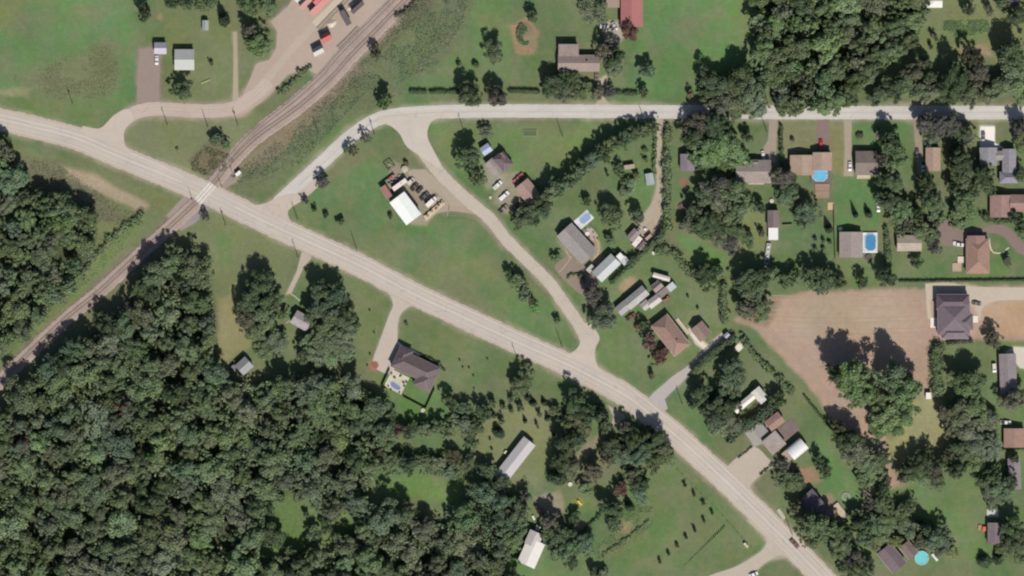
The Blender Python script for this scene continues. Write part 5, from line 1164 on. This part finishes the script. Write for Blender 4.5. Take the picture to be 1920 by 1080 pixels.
for k, (x, y) in enumerate([(1105,445),(1112,436),(1114,446),(1120,448),(1098,430),(1106,428)]):
    o = link("flower_pot", MB().cyl(0, 0, 0, .5, .3, .42, 10).mesh("flower_pot", 'paint'), pc(150,110,92), None, (*P(x, y), .16)); tag(o, "clay flower pot on the stone patio of the long grey house", "flower pot", "pots on the long grey house patio")
for k, (x, y, r) in enumerate([(751,705,3),(740,708,3),(734,700,2.5),(757,717,3),(762,716,3),(749,736,2),(728,724,2),(733,731,2),(758,724,2.5)]): tree(x, y, r, 1.0, 'm', "small round shrub planted in the kidney pool courtyard", "shrubs in the pool courtyard")
# ---------------------------------------------------------------- trees standing on their own
T = tree
T(273,26,17,14,'d',"tall dark oval tree at the top edge left of the shed")
T(343,168,23,10,'m',"round shade tree touching the pale farmhouse's front")
T(396,118,6,2.6,'d',"tiny round bush alone on the farmhouse lawn")
T(421,38,14,11,'c',"dark conical tree beside the farm track at top left")
T(705,100,13,9,'r',"reddish dark tree in the scrub beside the railway curve")
T(722,190,17,11,'d',"dark purple-topped tree on the outside of the pale road's curve")
T(926,100,25,11,'m',"spreading tree with a pale lower side on the upper lawn")
T(862,122,6,3.5,'m',"small upright bush, left of a pair on the upper lawn")
T(893,123,7.5,4,'m',"slightly larger oval bush, right of a pair on the upper lawn")
T(882,178,27,16,'d',"big dark tree overlapping the clipped hedge and road edge")
T(933,183,21,14,'p',"dark tree with a purple cast right of the big hedge tree")
T(876,296,25,14,'d',"big dark tree hiding the left side of the pale blue shed")
T(896,335,18,9,'m',"green tree below the big dark one by the slate house")
T(912,248,15,6,'g',"grey-green tree on the verge above the pale blue shed")
T(998,31,13,8,'d',"small dark tree just above the weedy earth mound")
T(1112,16,34,10,'g',"wide grey-green tree at the top edge left of the red barn")
T(1181,58,20,10,'R',"dark reddish tree against the corner of the red barn")
T(1120,176,14,7,'r',"round reddish bush tree on the left of the farmhouse drive")
T(1141,173,14,6.5,'p',"round purplish bush tree on the right of the farmhouse drive")
T(1206,174,11,7,'d',"leaning dark bush at the right end of the clipped hedge")
T(1212,132,18,9,'t',"single ragged tree on the lawn right of the farmhouse")
T(1295,176,9,5,'r',"small reddish bush at the left foot of the great road clump")
T(1400,258,13,8,'d',"small dark tree left of the grey house's gravel drive")
T(1145,405,27,12,'m',"round black-shadowed tree in the long grey house's garden")
T(1194,405,17,9,'d',"smaller round tree right of the black-shadowed garden tree")
T(1100,378,10,6,'d',"slim tree beside the pale pool corner")
T(1143,449,11,5.5,'t',"ragged bush between the stone patio and the grass")
T(1043,484,11,5,'m',"round bush on the left lawn of the long grey house")
T(1210,300,7,3,'m',"round bush left of the sandy drive, upper one"); T(1209,283,8,3,'m',"faint bush left of the sandy drive, uppermost")
T(1045,601,9,5,'m',"lone round tree near the tip of the triangular green")
T(1003,578,12,3.4,'b',"vivid light green round bush on the triangular green")
T(1163,916,16,7,'R',"rusty red brushy tree right of the yellow slide")
T(1222,706,8,5,'r',"dark little bush alone on the brown bungalow's front lawn")
T(732,406,5.5,3,'d',"dark little bush at the left wall of the white workshop")
T(1425,389,12,8,'d',"dark narrow tree on the lawn left of the dark garage")
T(1427,436,9,5,'r',"small purplish bush beside the white canopies")
T(1554,430,9,8,'c',"slim dark conifer by the thin garden fence")
T(1604,404,6,9,'c',"very narrow cypress on the pool lawn, left of a pair",kind='con')
T(1628,401,9,6.5,'c',"dark egg-shaped conifer on the pool lawn, right of a pair")
T(1718,492,14,7,'d',"round tree below the cream-fronted cottage")
T(1751,462,17,9,'p',"purplish tree between the cottage and the asphalt court")
T(1888,490,10,5,'p',"small purplish round tree on the far right lawn")
T(1615,528,14,9,'d',"dark tree left of the long thin hedge"); T(1661,522,22,13,'d',"big dark tree at the left end of the long thin hedge")
T(1369,706,33,15,'t',"large dark round tree with a bluish lower side below the hedges")
T(1458,748,17,9,'d',"round dark tree at the top end of the evergreen hedge")
T(1468,874,14,8,'p',"oval purple-dark tree below the tan lean-to")
T(1812,716,35,16,'d',"huge dark round tree right of the vertical field hedge")
T(1860,636,19,10,'r',"reddish-edged tree at the right of the many-hipped house")
T(1898,748,26,13,'r',"dark tree over the lower end of the grey mobile home")
T(981,716,26,11,'m',"broad tree on the south verge of the highway, left one")
T(512,1005,28,11,'d',"dark round tree alone in the lower left clearing")
T(850,857,18,8,'r',"reddish dark tree left of the very long mobile home")
T(1219,640,17,9,'R',"dark red copper tree, upper of two beside the brown bungalow"); T(1238,668,18,6.5,'R',"low maroon tree, lower of two beside the brown bungalow")
T(1205,612,13,7,'d',"dark tree top shading the orange car")
T(572,376,8,4,'p',"sparse shrub at the inner corner of the two roads, leftmost of five")
T(591,393,6,3.5,'d',"small bush, second of five sloping from the road corner"); T(611,404,6.5,3.5,'d',"small bush, third of five sloping from the road corner")
T(631,413,4,3,'d',"tiny bush, fourth of five sloping from the road corner"); T(641,416,8,4.5,'m',"small bush, rightmost of five sloping from the road corner")
T(605,341,15,7,'p',"sparse dark tree on the inside of the pale curving road")
T(662,285,13,8,'p',"dark tree by the curve, left of two purplish ones",kind='thin'); T(650,282,9,5,'m',"low bush at the foot of the curve trees")
T(684,260,14,7,'p',"dark tree by the curve, right of two purplish ones",kind='thin')
T(385,405,10,5,'p',"leafless-looking purple shrub beside the grey apron at the crossing")
T(1130,592,30,12,'g',"very wide greyish tree in the elbow of the middle road"); T(1112,552,22,14,'p',"dark purplish tree above the wide greyish one"); 
T(1322,520,25,12,'d',"dark tree left of the vertical clipped hedge"); T(1344,510,13,8,'t',"bluish small tree touching the dark lawn tree")
T(732,787,17,9,'d',"dark leaning conifer-like tree behind the board fence")
T(955,516,12,7,'d',"top tree of the small cluster on the triangular green"); T(972,528,17,9,'m',"middle tree of the small cluster on the triangular green"); T(985,552,15,8,'g',"lower pale tree of the small cluster on the triangular green"); T(998,566,9,5,'r',"dark little tree just above the vivid green bush")
T(870,765,15,8,'t',"bluish tree between two dark ones behind the courtyard house"); T(843,752,16,10,'d',"dark left tree of the three behind the courtyard house"); T(905,772,18,10,'d',"dark right tree of the three behind the courtyard house")
T(1480,900,25,9,'m',"green roadside tree under the parking lot border"); T(1492,888,9,7,'c',"little dark conifer inside the green roadside tree")
T(1075,975,13,6,'d',"dark ragged shrub tree below the yellow slide")
T(1262,655,1.5,1,'m',"tiny plant at the wall of the brown bungalow")
T(1548,885,14,8,'d',"dark tree at the right end of the bare earth patch"); T(1535,866,13,9,'d',"dark tree above right of the bare earth patch")
T(1845,1052,16,7,'c',"dark bush tree at the bottom right, left of a pair"); T(1872,1046,14,7,'c',"dark bush tree at the bottom right, right of a pair")
T(1090,520,8,2.5,'m',"low leafy shrub on the parking pad's edge")
cluster("at the top edge above the white shed", [(325,5,16,8,'d'),(350,6,18,9,'d'),(378,8,16,8,'m'),(398,2,15,9,'d')])
cluster("on the farm track's right side", [(470,12,22,10,'m'),(503,15,20,9,'l'),(487,84,28,14,'l'),(470,60,16,12,'r'),(455,2,14,9,'d')], 'y')
cluster("in the shrubby corner beside the crossing's north side", [(404,262,13,6,'t'),(424,272,10,4.6,'l'),(415,258,9,5,'d')])
cluster("against the front of the brown-grey farmhouse", [(1040,160,26,12,'d'),(1062,152,19,10,'d'),(1062,176,22,9,'g'),(1085,172,20,7,'m'),(1100,165,14,5,'m'),(1078,146,12,7,'d'),(1028,174,14,8,'d')])
cluster("behind the farmhouse drive under purple shade", [(1140,80,20,11,'p','thin'),(1133,98,18,13,'p'),(1152,110,20,13,'d'),(1155,128,20,9,'m'),(1142,120,15,8,'d')], 'y')
cluster("in the great clump over the pale road", [(1325,150,26,13,'d'),(1350,165,28,13,'d'),(1352,196,30,11,'g'),(1385,150,32,16,'d'),(1405,168,32,16,'m'),(1385,190,34,12,'g'),(1328,172,22,10,'d'),(1418,192,28,12,'g'),(1430,150,20,12,'d'),(1370,208,22,9,'m'),(1405,208,20,9,'g')])
cluster("south of the pale road above the wide grey house", [(1304,232,26,14,'p'),(1300,262,24,14,'d'),(1345,240,28,16,'d'),(1330,283,34,13,'l'),(1366,275,30,13,'l'),(1385,300,24,9,'l'),(1355,310,22,8,'m'),(1300,300,20,7,'m')])
DIAG = [(1224,240,12,8),(1206,246,13,8),(1188,251,14,9),(1172,259,15,9),(1156,267,15,9),(1142,276,15,10),(1128,288,16,10),(1112,300,17,10),(1097,311,16,9),(1083,325,16,10),(1070,338,14,9),(1056,348,13,8),(1044,352,16,10),(1030,364,18,11),(1018,380,18,11),(1004,392,17,10),(990,402,16,9),(975,412,17,9),(1000,412,12,6),(1022,396,12,6)]
cluster("in the dark diagonal tree line", [(x, y, r * 1.2, h * 1.08, 'dmdt'[i % 4]) for i, (x, y, r, h) in enumerate(DIAG)])
cluster("behind the long front lawn left of the cream house", [(1312,742,23,12,'d'),(1300,755,14,8,'d'),(1345,752,24,13,'c'),(1338,775,28,13,'d'),(1362,770,26,12,'d'),(1348,798,26,9,'g'),(1372,795,22,8,'g'),(1325,765,20,10,'m')])
cluster("in the scrubby belt below the courtyard house", [(745,805,15,9,'R'),(768,808,18,9,'d'),(795,806,18,8,'m'),(822,800,18,9,'m'),(840,812,15,7,'g'),(865,795,22,9,'g'),(892,800,20,8,'m'),(885,828,16,7,'d'),(712,850,15,9,'r'),(738,862,18,8,'m'),(765,872,20,11,'d'),(795,862,16,7,'m'),(822,868,17,7,'g'),(845,885,15,7,'t'),(878,868,18,8,'m'),(690,870,18,9,'m'),(905,880,16,9,'d'),(725,832,16,8,'m')])
cluster("overhanging the pale road from the top right wood", [(1470,196,24,13,'m'),(1490,205,18,10,'m'),(1548,200,22,11,'l'),(1530,188,20,12,'m'),(1590,190,18,11,'m')])
cluster("standing in the sunny glade of the lower left wood", [(598,948,17,9,"m"),(560,930,13,8,"g"),(590,1002,18,9,"m"),(505,955,14,7,"d"),(548,1040,17,9,"m"),(575,965,8,5,"m"),(528,935,10,6,"l"),(612,985,15,10,"d")])
cluster("in the orchard left of the sandy drive", [(1162,320,13,6,'m'),(1172,340,9,4.6,'m'),(1186,345,13,4.6,'l'),(1168,360,11,5,'g'),(1194,330,9,4.6,'y'),(1139,328,4,4.6,'d'),(1180,358,8,4.6,'m')])
cluster("in the thicket between two gardens, middle right", [(1345,352,30,14,'p'),(1375,360,30,14,'m'),(1322,368,24,11,'d'),(1350,385,22,10,'g'),(1395,385,24,11,'m'),(1372,400,26,10,'m'),(1300,398,18,12,'d'),(1318,425,26,14,'d'),(1340,420,24,12,'d'),(1290,420,20,9,'g'),(1350,445,24,8,'g'),(1380,435,22,9,'m'),(1372,460,20,8,'p'),(1400,450,17,7,'m')])
cluster("above the ploughed field, in the row near its left end", [(1398,530,26,15,'d'),(1424,522,26,14,'d'),(1410,548,24,10,'m'),(1450,515,16,10,'m'),(1400,580,22,13,'r'),(1428,582,24,9,'m'),(1470,525,17,9,'m'),(1489,520,18,10,'m')])
cluster("above the ploughed field, right of the boat trailer", [(1515,512,14,12,'d'),(1540,520,26,15,'d'),(1562,526,22,12,'d'),(1538,538,18,7,'g'),(1520,532,15,8,'l')])
cluster("left of the tan house and down its hedge", [(1468,335,23,13,'p'),(1482,345,18,9,'d'),(1472,365,24,8,'t'),(1488,378,18,7,'m'),(1512,400,28,13,'t'),(1500,410,18,10,'d')])
cluster("in the tall column right of the charcoal roofed house", [(1662,262,18,15,'d'),(1672,280,24,17,'d'),(1682,300,24,10,'l'),(1652,300,14,12,'r'),(1674,345,22,9,'m'),(1652,340,14,13,'d'),(1648,372,16,10,'d'),(1666,375,24,12,'d'),(1690,392,24,10,'l'),(1680,410,20,8,'l'),(1702,405,15,7,'m')], 'y')
cluster("south of the road in front of the small tan house", [(1735,232,20,13,'p'),(1762,240,22,13,'p'),(1748,252,22,10,'g'),(1785,235,22,14,'p'),(1800,252,20,12,'d'),(1812,262,18,10,'g')])
cluster("below the small tan house in its back garden", [(1734,345,20,18,'d'),(1742,372,26,18,'d'),(1752,392,24,12,'t'),(1718,402,14,13,'d'),(1728,430,26,12,'m'),(1745,438,22,9,'g'),(1700,424,15,10,'r'),(1760,410,13,6,'d'),(1690,432,14,8,'m')], 'y')
cluster("between the small tan house and the grey three-winged house", [(1793,285,18,18,'c'),(1797,312,26,19,'d'),(1808,332,22,12,'g'),(1842,330,20,15,'d'),(1850,350,18,10,'m'),(1822,358,17,12,'d'),(1806,372,20,12,'l'),(1800,395,24,11,'m'),(1816,400,18,8,'l'),(1795,415,16,8,'m'),(1785,352,13,12,'d')], 'y')
cluster("along the right edge beside the grey and brown houses", [(1910,237,20,14,'p'),(1915,265,20,10,'y'),(1912,328,14,9,'d'),(1900,408,15,8,'d'),(1915,425,13,8,'d'),(1918,440,12,6,'m')], 'y')
cluster("in the middle of the ploughed field", [(1600,715,42,24,'l'),(1572,700,26,22,'d'),(1670,705,34,25,'t'),(1692,728,36,22,'l'),(1640,745,26,12,'m'),(1660,775,34,15,'l'),(1695,775,28,12,'l'),(1610,745,24,9,'l'),(1645,800,26,9,'m'),(1680,800,22,7,'l')])
cluster("in the ribbon of wood below the ploughed field", [(1590,825,28,17,'d'),(1605,850,32,16,'g'),(1630,880,28,12,'m'),(1645,865,24,11,'m'),(1662,900,12,8,'r'),(1570,800,17,13,'r'),(1655,920,13,9,'d'),(1618,900,18,7,'m')], 'y')
cluster("in the dark belt between lawn and field track end", [(1690,895,12,12,'r'),(1708,880,22,14,'d'),(1730,865,26,14,'d'),(1748,880,20,12,'r'),(1742,840,14,8,'r','thin'),(1765,865,16,10,'d'),(1725,895,22,8,'m'),(1755,905,20,7,'m')])
cluster("in the long grove right of the tiny white-roofed hut", [(1772,775,20,10,'r'),(1795,775,28,12,'g'),(1830,765,30,12,'m'),(1848,790,28,10,'g'),(1812,800,30,12,'g'),(1780,810,16,9,'r'),(1830,830,32,11,'g'),(1800,845,26,12,'m'),(1855,835,26,9,'g'),(1790,880,20,14,'d'),(1825,868,26,9,'m'),(1778,850,14,11,'r')], 'y')
cluster("left of the narrow purple-grey house", [(1842,898,20,14,'d'),(1860,892,18,13,'d'),(1872,912,24,12,'t'),(1858,925,26,9,'g'),(1885,925,22,8,'m'),(1890,905,18,11,'d'),(1900,860,10,8,'d')])
cluster("right of the charcoal square house", [(1895,985,24,14,'d'),(1900,1010,26,14,'d'),(1888,1030,22,9,'m'),(1915,1040,22,8,'m')], 'y')
cluster("beside the lower highway below the dark slate house", [(1490,950,14,11,'r'),(1512,986,26,19,'g'),(1538,993,34,21,'m'),(1568,1003,22,14,'m'),(1520,1010,22,12,'m'),(1522,975,20,18,'t'),(1500,908,11,8,'d'),(1555,985,18,16,'d')], 'y')
cluster("in the thicket above the turquoise pool", [(1628,948,18,12,'p','thin'),(1655,948,20,10,'m'),(1615,985,22,14,'d'),(1635,980,24,12,'t'),(1620,1010,20,13,'t'),(1605,965,15,9,'m'),(1665,975,24,9,'l'),(1690,975,24,9,'m'),(1705,992,22,10,'g'),(1650,1000,24,8,'m'),(1735,992,22,15,'c'),(1755,1008,24,15,'t'),(1765,1025,20,9,'g'),(1725,1012,18,12,'r'),(1700,950,18,9,'m'),(1640,1020,16,6,'y'),(1785,1035,14,6,'y'),(1680,1015,16,6,'y')])
cluster("in the bottom corner beside the dark bottom-edge house", [(1585,1010,18,12,'d'),(1580,1035,26,11,'m'),(1600,1050,22,12,'p'),(1612,1070,24,14,'d'),(1590,1070,22,11,'g'),(1565,1028,14,9,'d'),(1630,1058,12,8,'r')])
cluster("in the upper right lawns near the corner", [(1815,20,13,9,'d'),(1853,20,11,7,'r'),(1905,32,22,12,'d'),(1750,68,7,4.6,'r'),(1745,88,6,4.6,'r'),(1755,75,6,4.6,'m'),(1880,8,14,8,'m')])
cluster("along the pale road's north side towards the right edge", [(1712,132,24,15,'r'),(1735,120,12,9,'d'),(1672,165,28,14,'d'),(1700,160,26,11,'m'),(1730,170,26,12,'g'),(1745,148,16,10,'d'),(1790,148,30,19,'d'),(1775,172,26,16,'d'),(1820,115,26,16,'r','thin'),(1835,140,24,14,'p'),(1812,178,26,10,'g'),(1895,105,34,20,'d'),(1898,150,34,13,'m'),(1868,165,24,11,'m'),(1850,178,22,9,'g'),(1915,178,20,9,'l'),(1645,180,22,11,'d')])
cluster("around the narrow drive of the small cottage", [(490,528,28,16,'d'),(476,560,26,15,'d'),(510,560,26,15,'d'),(460,600,22,12,'r'),(500,595,30,13,'m'),(480,625,24,9,'m'),(520,640,26,9,'g'),(500,655,24,8,'m'),(455,575,16,12,'d'),(528,590,14,8,'m')], 'y')
cluster("right of the small cottage", [(605,545,26,16,'d'),(630,560,28,16,'t'),(600,575,24,13,'t'),(645,590,26,15,'d'),(585,590,18,13,'d'),(620,600,28,12,'m'),(650,620,26,9,'m'),(605,640,30,9,'g'),(635,650,28,8,'g'),(575,640,18,8,'m'),(590,665,24,9,'g'),(570,668,16,10,'d'),(650,660,20,7,'l'),(615,670,24,7,'l')], 'y')
cluster("south of the highway above the long mobile home", [(1075,755,26,14,'d'),(1100,775,26,15,'d'),(1125,775,20,13,'c'),(1085,800,26,10,'o'),(1065,790,18,10,'d'),(1062,835,26,16,'d'),(1082,828,20,13,'d'),(1050,870,22,15,'d'),(1045,895,20,15,'c'),(1070,878,20,10,'g'),(1135,800,14,9,'m')], 'y')
cluster("in the wood at the highway's lower bend", [(1168,800,13,11,'p'),(1185,820,22,15,'d'),(1210,815,20,14,'c'),(1232,825,22,14,'d'),(1245,845,20,11,'g'),(1200,845,26,12,'t'),(1225,862,26,10,'m'),(1150,835,22,12,'d'),(1138,858,16,10,'r'),(1165,855,24,11,'t'),(1110,885,20,12,'r'),(1098,915,16,7,'m'),(1190,880,18,7,'m'),(1255,860,16,7,'m'),(1178,808,13,10,'m')])
cluster("on the scrubby side of the orchard field", [(1182,890,15,12,'r'),(1200,905,20,10,'d'),(1140,950,20,13,'d'),(1155,958,20,12,'d'),(1180,950,11,8,'c'),(1150,985,16,7,'m'),(1200,930,18,6,'t'),(1148,975,13,6,'d')])
cluster("around the pale white-roofed farm building", [(940,905,18,10,'d'),(920,885,17,9,'d'),(985,930,12,9,'p'),(1030,975,20,14,'p'),(1040,1000,24,14,'d'),(1068,1005,18,11,'d'),(1062,1030,24,13,'t'),(1045,1035,18,9,'m'),(1095,1020,24,11,'t'),(1070,1050,20,10,'d'),(930,925,18,9,'g'),(945,975,26,14,'t'),(975,990,18,13,'t'),(960,1010,24,14,'m'),(1115,1075,14,8,'d'),(1080,965,10,6,'d'),(1130,1078,17,6,'g')])
PN = [(923,757,9,6),(945,765,7,5),(960,772,6,4.6),(975,765,9,6),(1000,757,8,5),(1012,778,6,4.6),(1028,785,7,5),(935,812,13,7),(942,790,8,5),(985,790,5,4.6),(1008,800,4,4.6),(1040,770,13,6),(925,778,7,4.6),(965,745,7,5),(990,745,9,5),(1048,788,8,5),(1020,755,7,4.6),(958,750,6,4.6),(1038,815,4,4.6)]
for x, y, r, h in PN: tree(x, y, r, h, 'c' if (x + y) % 2 else 'm', "small conifer in the scattered planting north of the long mobile home", "young conifers north of the long mobile home", kind='con' if (x + y) % 2 else None)
ROW = [(1283,908),(1300,926),(1317,942),(1334,960),(1318,975),(1301,991),(1285,1006),(1269,1022),(1252,1037),(1236,1052)]
for i, (x, y) in enumerate(ROW):
    o_ = "first second third fourth fifth sixth seventh eighth ninth tenth".split()[i]
    tree(x + 1.5, y + 2, 5 if i in (2, 5) else 4.3, 3.6, 'd', f"{o_} small fruit tree from the top in the V-shaped orchard row", "orchard row trees")
n = 24
for i in range(n):
    f_ = i / (n - 1); tree(1285 + 73 * f_, 1059 - 71 * f_, 1.0 + .8 * f_, .7 + .6 * f_, 'd', "tiny shrub in the dotted diagonal planting line of the orchard field", "dotted planting line", name="shrub")
for x, y in ((1528,448),(1544,450),(1528,466),(1543,467),(1556,455)): tree(x, y, 5, 2.6, 'd', "small round fruit bush in the back garden left of the oval pool house", "fruit bushes left of the oval pool house")
for x, y in ((1466,240),(1464,256),(1612,255),(1645,242),(1680,240),(1486,262)): tree(x, y, 5 if x != 1612 else 9, 2.6, 'r', "small dark garden shrub on the front lawns below the pale road", "front lawn shrubs below the pale road")
for x, y in ((914,673),(868,689),(888,705),(880,690),(889,729),(693,582),(702,624),(694,664),(689,685),(862,675)): tree(x, y, 2.2, 1.3, 'd', "tiny ornamental shrub on the courtyard house's big lawn", "tiny shrubs on the courtyard house's lawn")
tree(762,607,5,1.6,'m',"small leafy tuft beside the courtyard house's driveway")
for x, y in ((919,824),(922,842),(910,858),(1290,556),(1308,578),(1368,585)): tree(x, y, 3, 2, 'd', "little dark bush scattered on a mown lawn", "little dark bushes on mown lawns")

# ---------------------------------------------------------------- woods
def inpoly(x, y, pts): return bool(inside(np.array([x]), np.array([y]), pts)[0])
HOLES = [[(505,930),(550,912),(600,932),(602,1015),(555,1045),(488,1040)], [(690,900),(760,880),(860,900),(858,945),(800,930),(720,930),(690,945)], disc(458,686,31), disc(512,1005,26), disc(345,705,4),
         [(612,960),(640,950),(680,965),(660,1000),(620,995)], disc(850,857,18), disc(732,787,14)]
LM = [((458,686),"around the blue-grey hut"),((345,520),"near the grassy triangle by the crossing"),((200,620),"towards the railway, upper part"),((60,760),"towards the railway, lower part"),((60,900),"along the left edge of the picture"),((60,1040),"in the lower left corner"),
 ((250,800),"in the western heart"),((300,950),"in the southern heart"),((420,820),"in the middle"),((430,970),"left of the sunny glade"),((560,760),"south of the small cottage"),((620,880),"between hut and lower clearing"),((700,780),"beside the courtyard house lawn"),((620,1060),"at the bottom edge below the glade"),((780,1000),"south of the long clearing"),((900,1030),"left of the pale farm building"),((320,640),"in the northern heart"),((240,1060),"at the bottom edge, left part"),
 ((30,400),"at the very left, upper part"),((130,480),"facing the weedy meadow"),((40,560),"at the very left, lower part"),((1460,40),"on the lawn side"),((1560,60),"in the upper middle"),((1660,50),"on the garden side"),((1480,150),"by the great road clump"),((1600,140),"towards the pale road")]
TW = {'d': 'dark', 'm': 'mid-green', 'l': 'bright green', 'g': 'greyish', 't': 'bluish', 'r': 'warm-toned'}
def wood(poly, d, r, h, tones, label, group, seed, reject=1000):
    rw = random.Random(seed); pts = []; xs = [p[0] for p in poly]; ys = [p[1] for p in poly]; miss = 0; eN = 1.0
    while miss < reject:
        x, y = rw.uniform(min(xs), max(xs)), rw.uniform(min(ys), max(ys))
        if not (-18 < x < 1938 and -18 < y < 1098) or not inpoly(x, y, poly) or any(inpoly(x, y, hp) for hp in HOLES) or any(float(seg_dist(np.array([x]), np.array([y]), hp, True)[0]) < (15 if k_ == 0 else 14) for k_, hp in enumerate(HOLES[:3])) or any((x - a) ** 2 + (y - b) ** 2 < (d * (q + eN) / 2) ** 2 for a, b, q in pts): miss += 1; eN = rw.choice((.72, .9, 1.0, 1.3)); continue
        pts.append((x, y, eN)); miss = 0; eN = rw.choice((.72, .9, 1.0, 1.3))
    for x, y, e in pts:
        tn = rw.choice(tones); near = min(LM, key=lambda q: (q[0][0] - x) ** 2 + (q[0][1] - y) ** 2)[1]; size = 'large' if e > 1.07 else ('small' if e < .8 else 'middling'); KIND[0] = 'forest_tree'
        lb = f"{size} {TW[tn]} crown in the {label}, {near}"
        tree(x, y, r * e, h * rw.uniform(.82, 1.15), tn, lb, "trees of that kind: " + lb, kind='thin' if rw.random() < .05 else None)
    print("wood", label, len(pts)); return pts
W1 = wood(WOOD_SW, 38, 30, 16, 'mmmggmdtmmgmlg', "lower left wood", "", 21)
W2 = wood(WOOD_W, 34, 26, 13, 'mmglmtmg', "left edge wood", "", 22)
W3 = wood(WOOD_NE, 33, 26, 14, 'mlmllmglm', "top right wood", "", 23)
cluster("at the railway edge of the lower left wood", [(352,488,20,13,'d'),(322,492,22,14,'d'),(295,518,22,14,'m'),(265,548,22,14,'d'),(205,606,26,16,'d'),(166,648,18,17,'d'),(120,688,26,17,'d'),(40,750,26,16,'d'),(5,790,24,15,'m'),(78,712,18,12,'m')])
tree(230,758,17,17,'R',"rust-brown crown standing out in the lower left wood"); tree(46,835,17,17,'R',"maroon crown at the left edge of the lower left wood"); tree(284,855,10,18,'b',"vivid green little crown in the middle of the lower left wood")
tree(320,992,14,18,'y',"yellow-green crown near the lower rim of the lower left wood"); tree(353,1005,8,17,'R',"small reddish crown beside the yellow-green one in the wood")
cluster("standing clear at the right side of the left edge wood", [(108,395,20,16,'l'),(140,400,24,16,'m'),(120,430,24,13,'g'),(92,380,17,15,'d'),(160,420,16,12,'m'),(47,335,13,8,'d'),(8,262,12,8,'d'),(8,315,14,9,'r'),(75,440,18,15,'m')])

# ---------------------------------------------------------------- undergrowth and tall weeds: uncountable, one object each
def weeds(name, label, polys, n_per, size, h, tone, seed, zlo=.0):
    rs = np.random.RandomState(seed); cs = []
    for poly in polys:
        xs = [p[0] for p in poly]; ys = [p[1] for p in poly]; X = rs.uniform(min(xs), max(xs), n_per * 3); Y = rs.uniform(min(ys), max(ys), n_per * 3)
        k = inside(X, Y, poly) & (X > -30) & (X < 1950) & (Y > -30) & (Y < 1110) & (fbm(X + 500, Y + 500, 30, seed) > .42); area = (max(xs) - min(xs)) * (max(ys) - min(ys))
        if name == 'undergrowth':
            for hp in HOLES[:3] + HOLES[5:6]: k &= ~inside(X, Y, hp)
        X, Y = X[k], Y[k]; cs.append(np.stack([(X - 960) * S, (540 - Y) * S, zlo + h * rs.rand(len(X)) * (.4 + 1.2 * fbm(X, Y, 12, seed + 9))], 1))
    c = np.concatenate(cs); n = rs.normal(size=c.shape); n[:, 2] = np.abs(n[:, 2]) + .3; n /= np.linalg.norm(n, axis=1)[:, None]
    u = np.cross(n, rs.normal(size=n.shape)); u /= np.linalg.norm(u, axis=1)[:, None]; v = np.cross(n, u); s = size * (.5 + rs.rand(len(c)))[:, None]
    q = np.stack([c - u * s, c - v * s * .8, c + u * s, c + v * s * .8], 1).reshape(-1, 3)
    o = link(name, leaf_mesh(name, q), pc(*[v * 1.04 for v in TONES[tone]])); o["label"] = label; o["kind"] = "stuff"; o["category"] = "vegetation"; return o
weeds("undergrowth", "dim undergrowth of saplings and brambles beneath the woods", [WOOD_SW], 60000, .6, 8, 'm', 1)
weeds("undergrowth", "brambly undergrowth beneath the left edge wood", [WOOD_W], 14000, .5, 4, 'm', 2)
weeds("undergrowth", "leafy undergrowth beneath the top right wood", [WOOD_NE], 16000, .5, 5, 'm', 3)
weeds("tall_weeds", "brown weeds and dead stalks in the rough meadow corner", [[(20,145),(100,118),(160,95),(205,68),(225,95),(222,140),(212,182),(120,188),(60,180)]], 2600, .2, .3, 'o', 4)
weeds("tall_weeds", "grey-green scrub between railway and upper lawn", [[(560,235),(640,150),(700,95),(800,-20),(880,-20),(870,40),(820,120),(760,150),(730,170),(690,170),(650,215),(560,310),(450,345),(430,330)]], 15000, .26, .5, 't', 5)
weeds("tall_weeds", "reddish brush on the rail embankment", [[(700,100),(740,35),(800,-20),(810,0),(760,60),(710,115),(640,190),(560,265),(470,330),(460,322),(540,245),(640,160)]], 5000, .25, .5, 'o', 6)
weeds("tall_weeds", "brown thicket beside the level crossing", [[(358,300),(385,275),(412,282),(428,290),(440,300),(420,322),(385,330),(360,320)]], 1300, .25, .7, 'o', 7)
weeds("tall_weeds", "brownish weeds in the western ditch meadow", [[(30,295),(110,310),(200,370),(262,405),(240,430),(200,470),(160,420),(120,380),(60,345),(30,330)]], 5000, .22, .4, 'o', 8)
weeds("tall_weeds", "green weeds sloping to the railway in the west", [[(262,405),(280,420),(150,545),(20,680),(0,650),(90,590),(150,530),(200,465)]], 5000, .22, .4, 'm', 9)
weeds("tall_weeds", "garden scrub at the upper right lawn", [[(1770,40),(1850,38),(1860,60),(1800,72),(1768,64)],[(1715,20),(1735,25),(1720,80),(1690,110),(1700,60)]], 1500, .25, .6, 'l', 10)
weeds("tall_weeds", "weedy fringe between orchard field and farm", [[(1170,945),(1225,950),(1225,985),(1180,1020),(1120,1050),(1110,1030),(1150,1000)]], 2500, .22, .4, 'l', 11)
weeds("tall_weeds", "ragged scrub in the sunken clearing of the lower wood", [[(700,850),(760,830),(860,860),(870,900),(800,890),(740,890),(700,900)]], 3000, .35, 1.2, 'm', 12)
weeds("tall_weeds", "weeds grown over the old earth mound", [disc(984,64,16,22)], 900, .25, .9, 'm', 13, .7)
print("objects", len(bpy.data.objects))
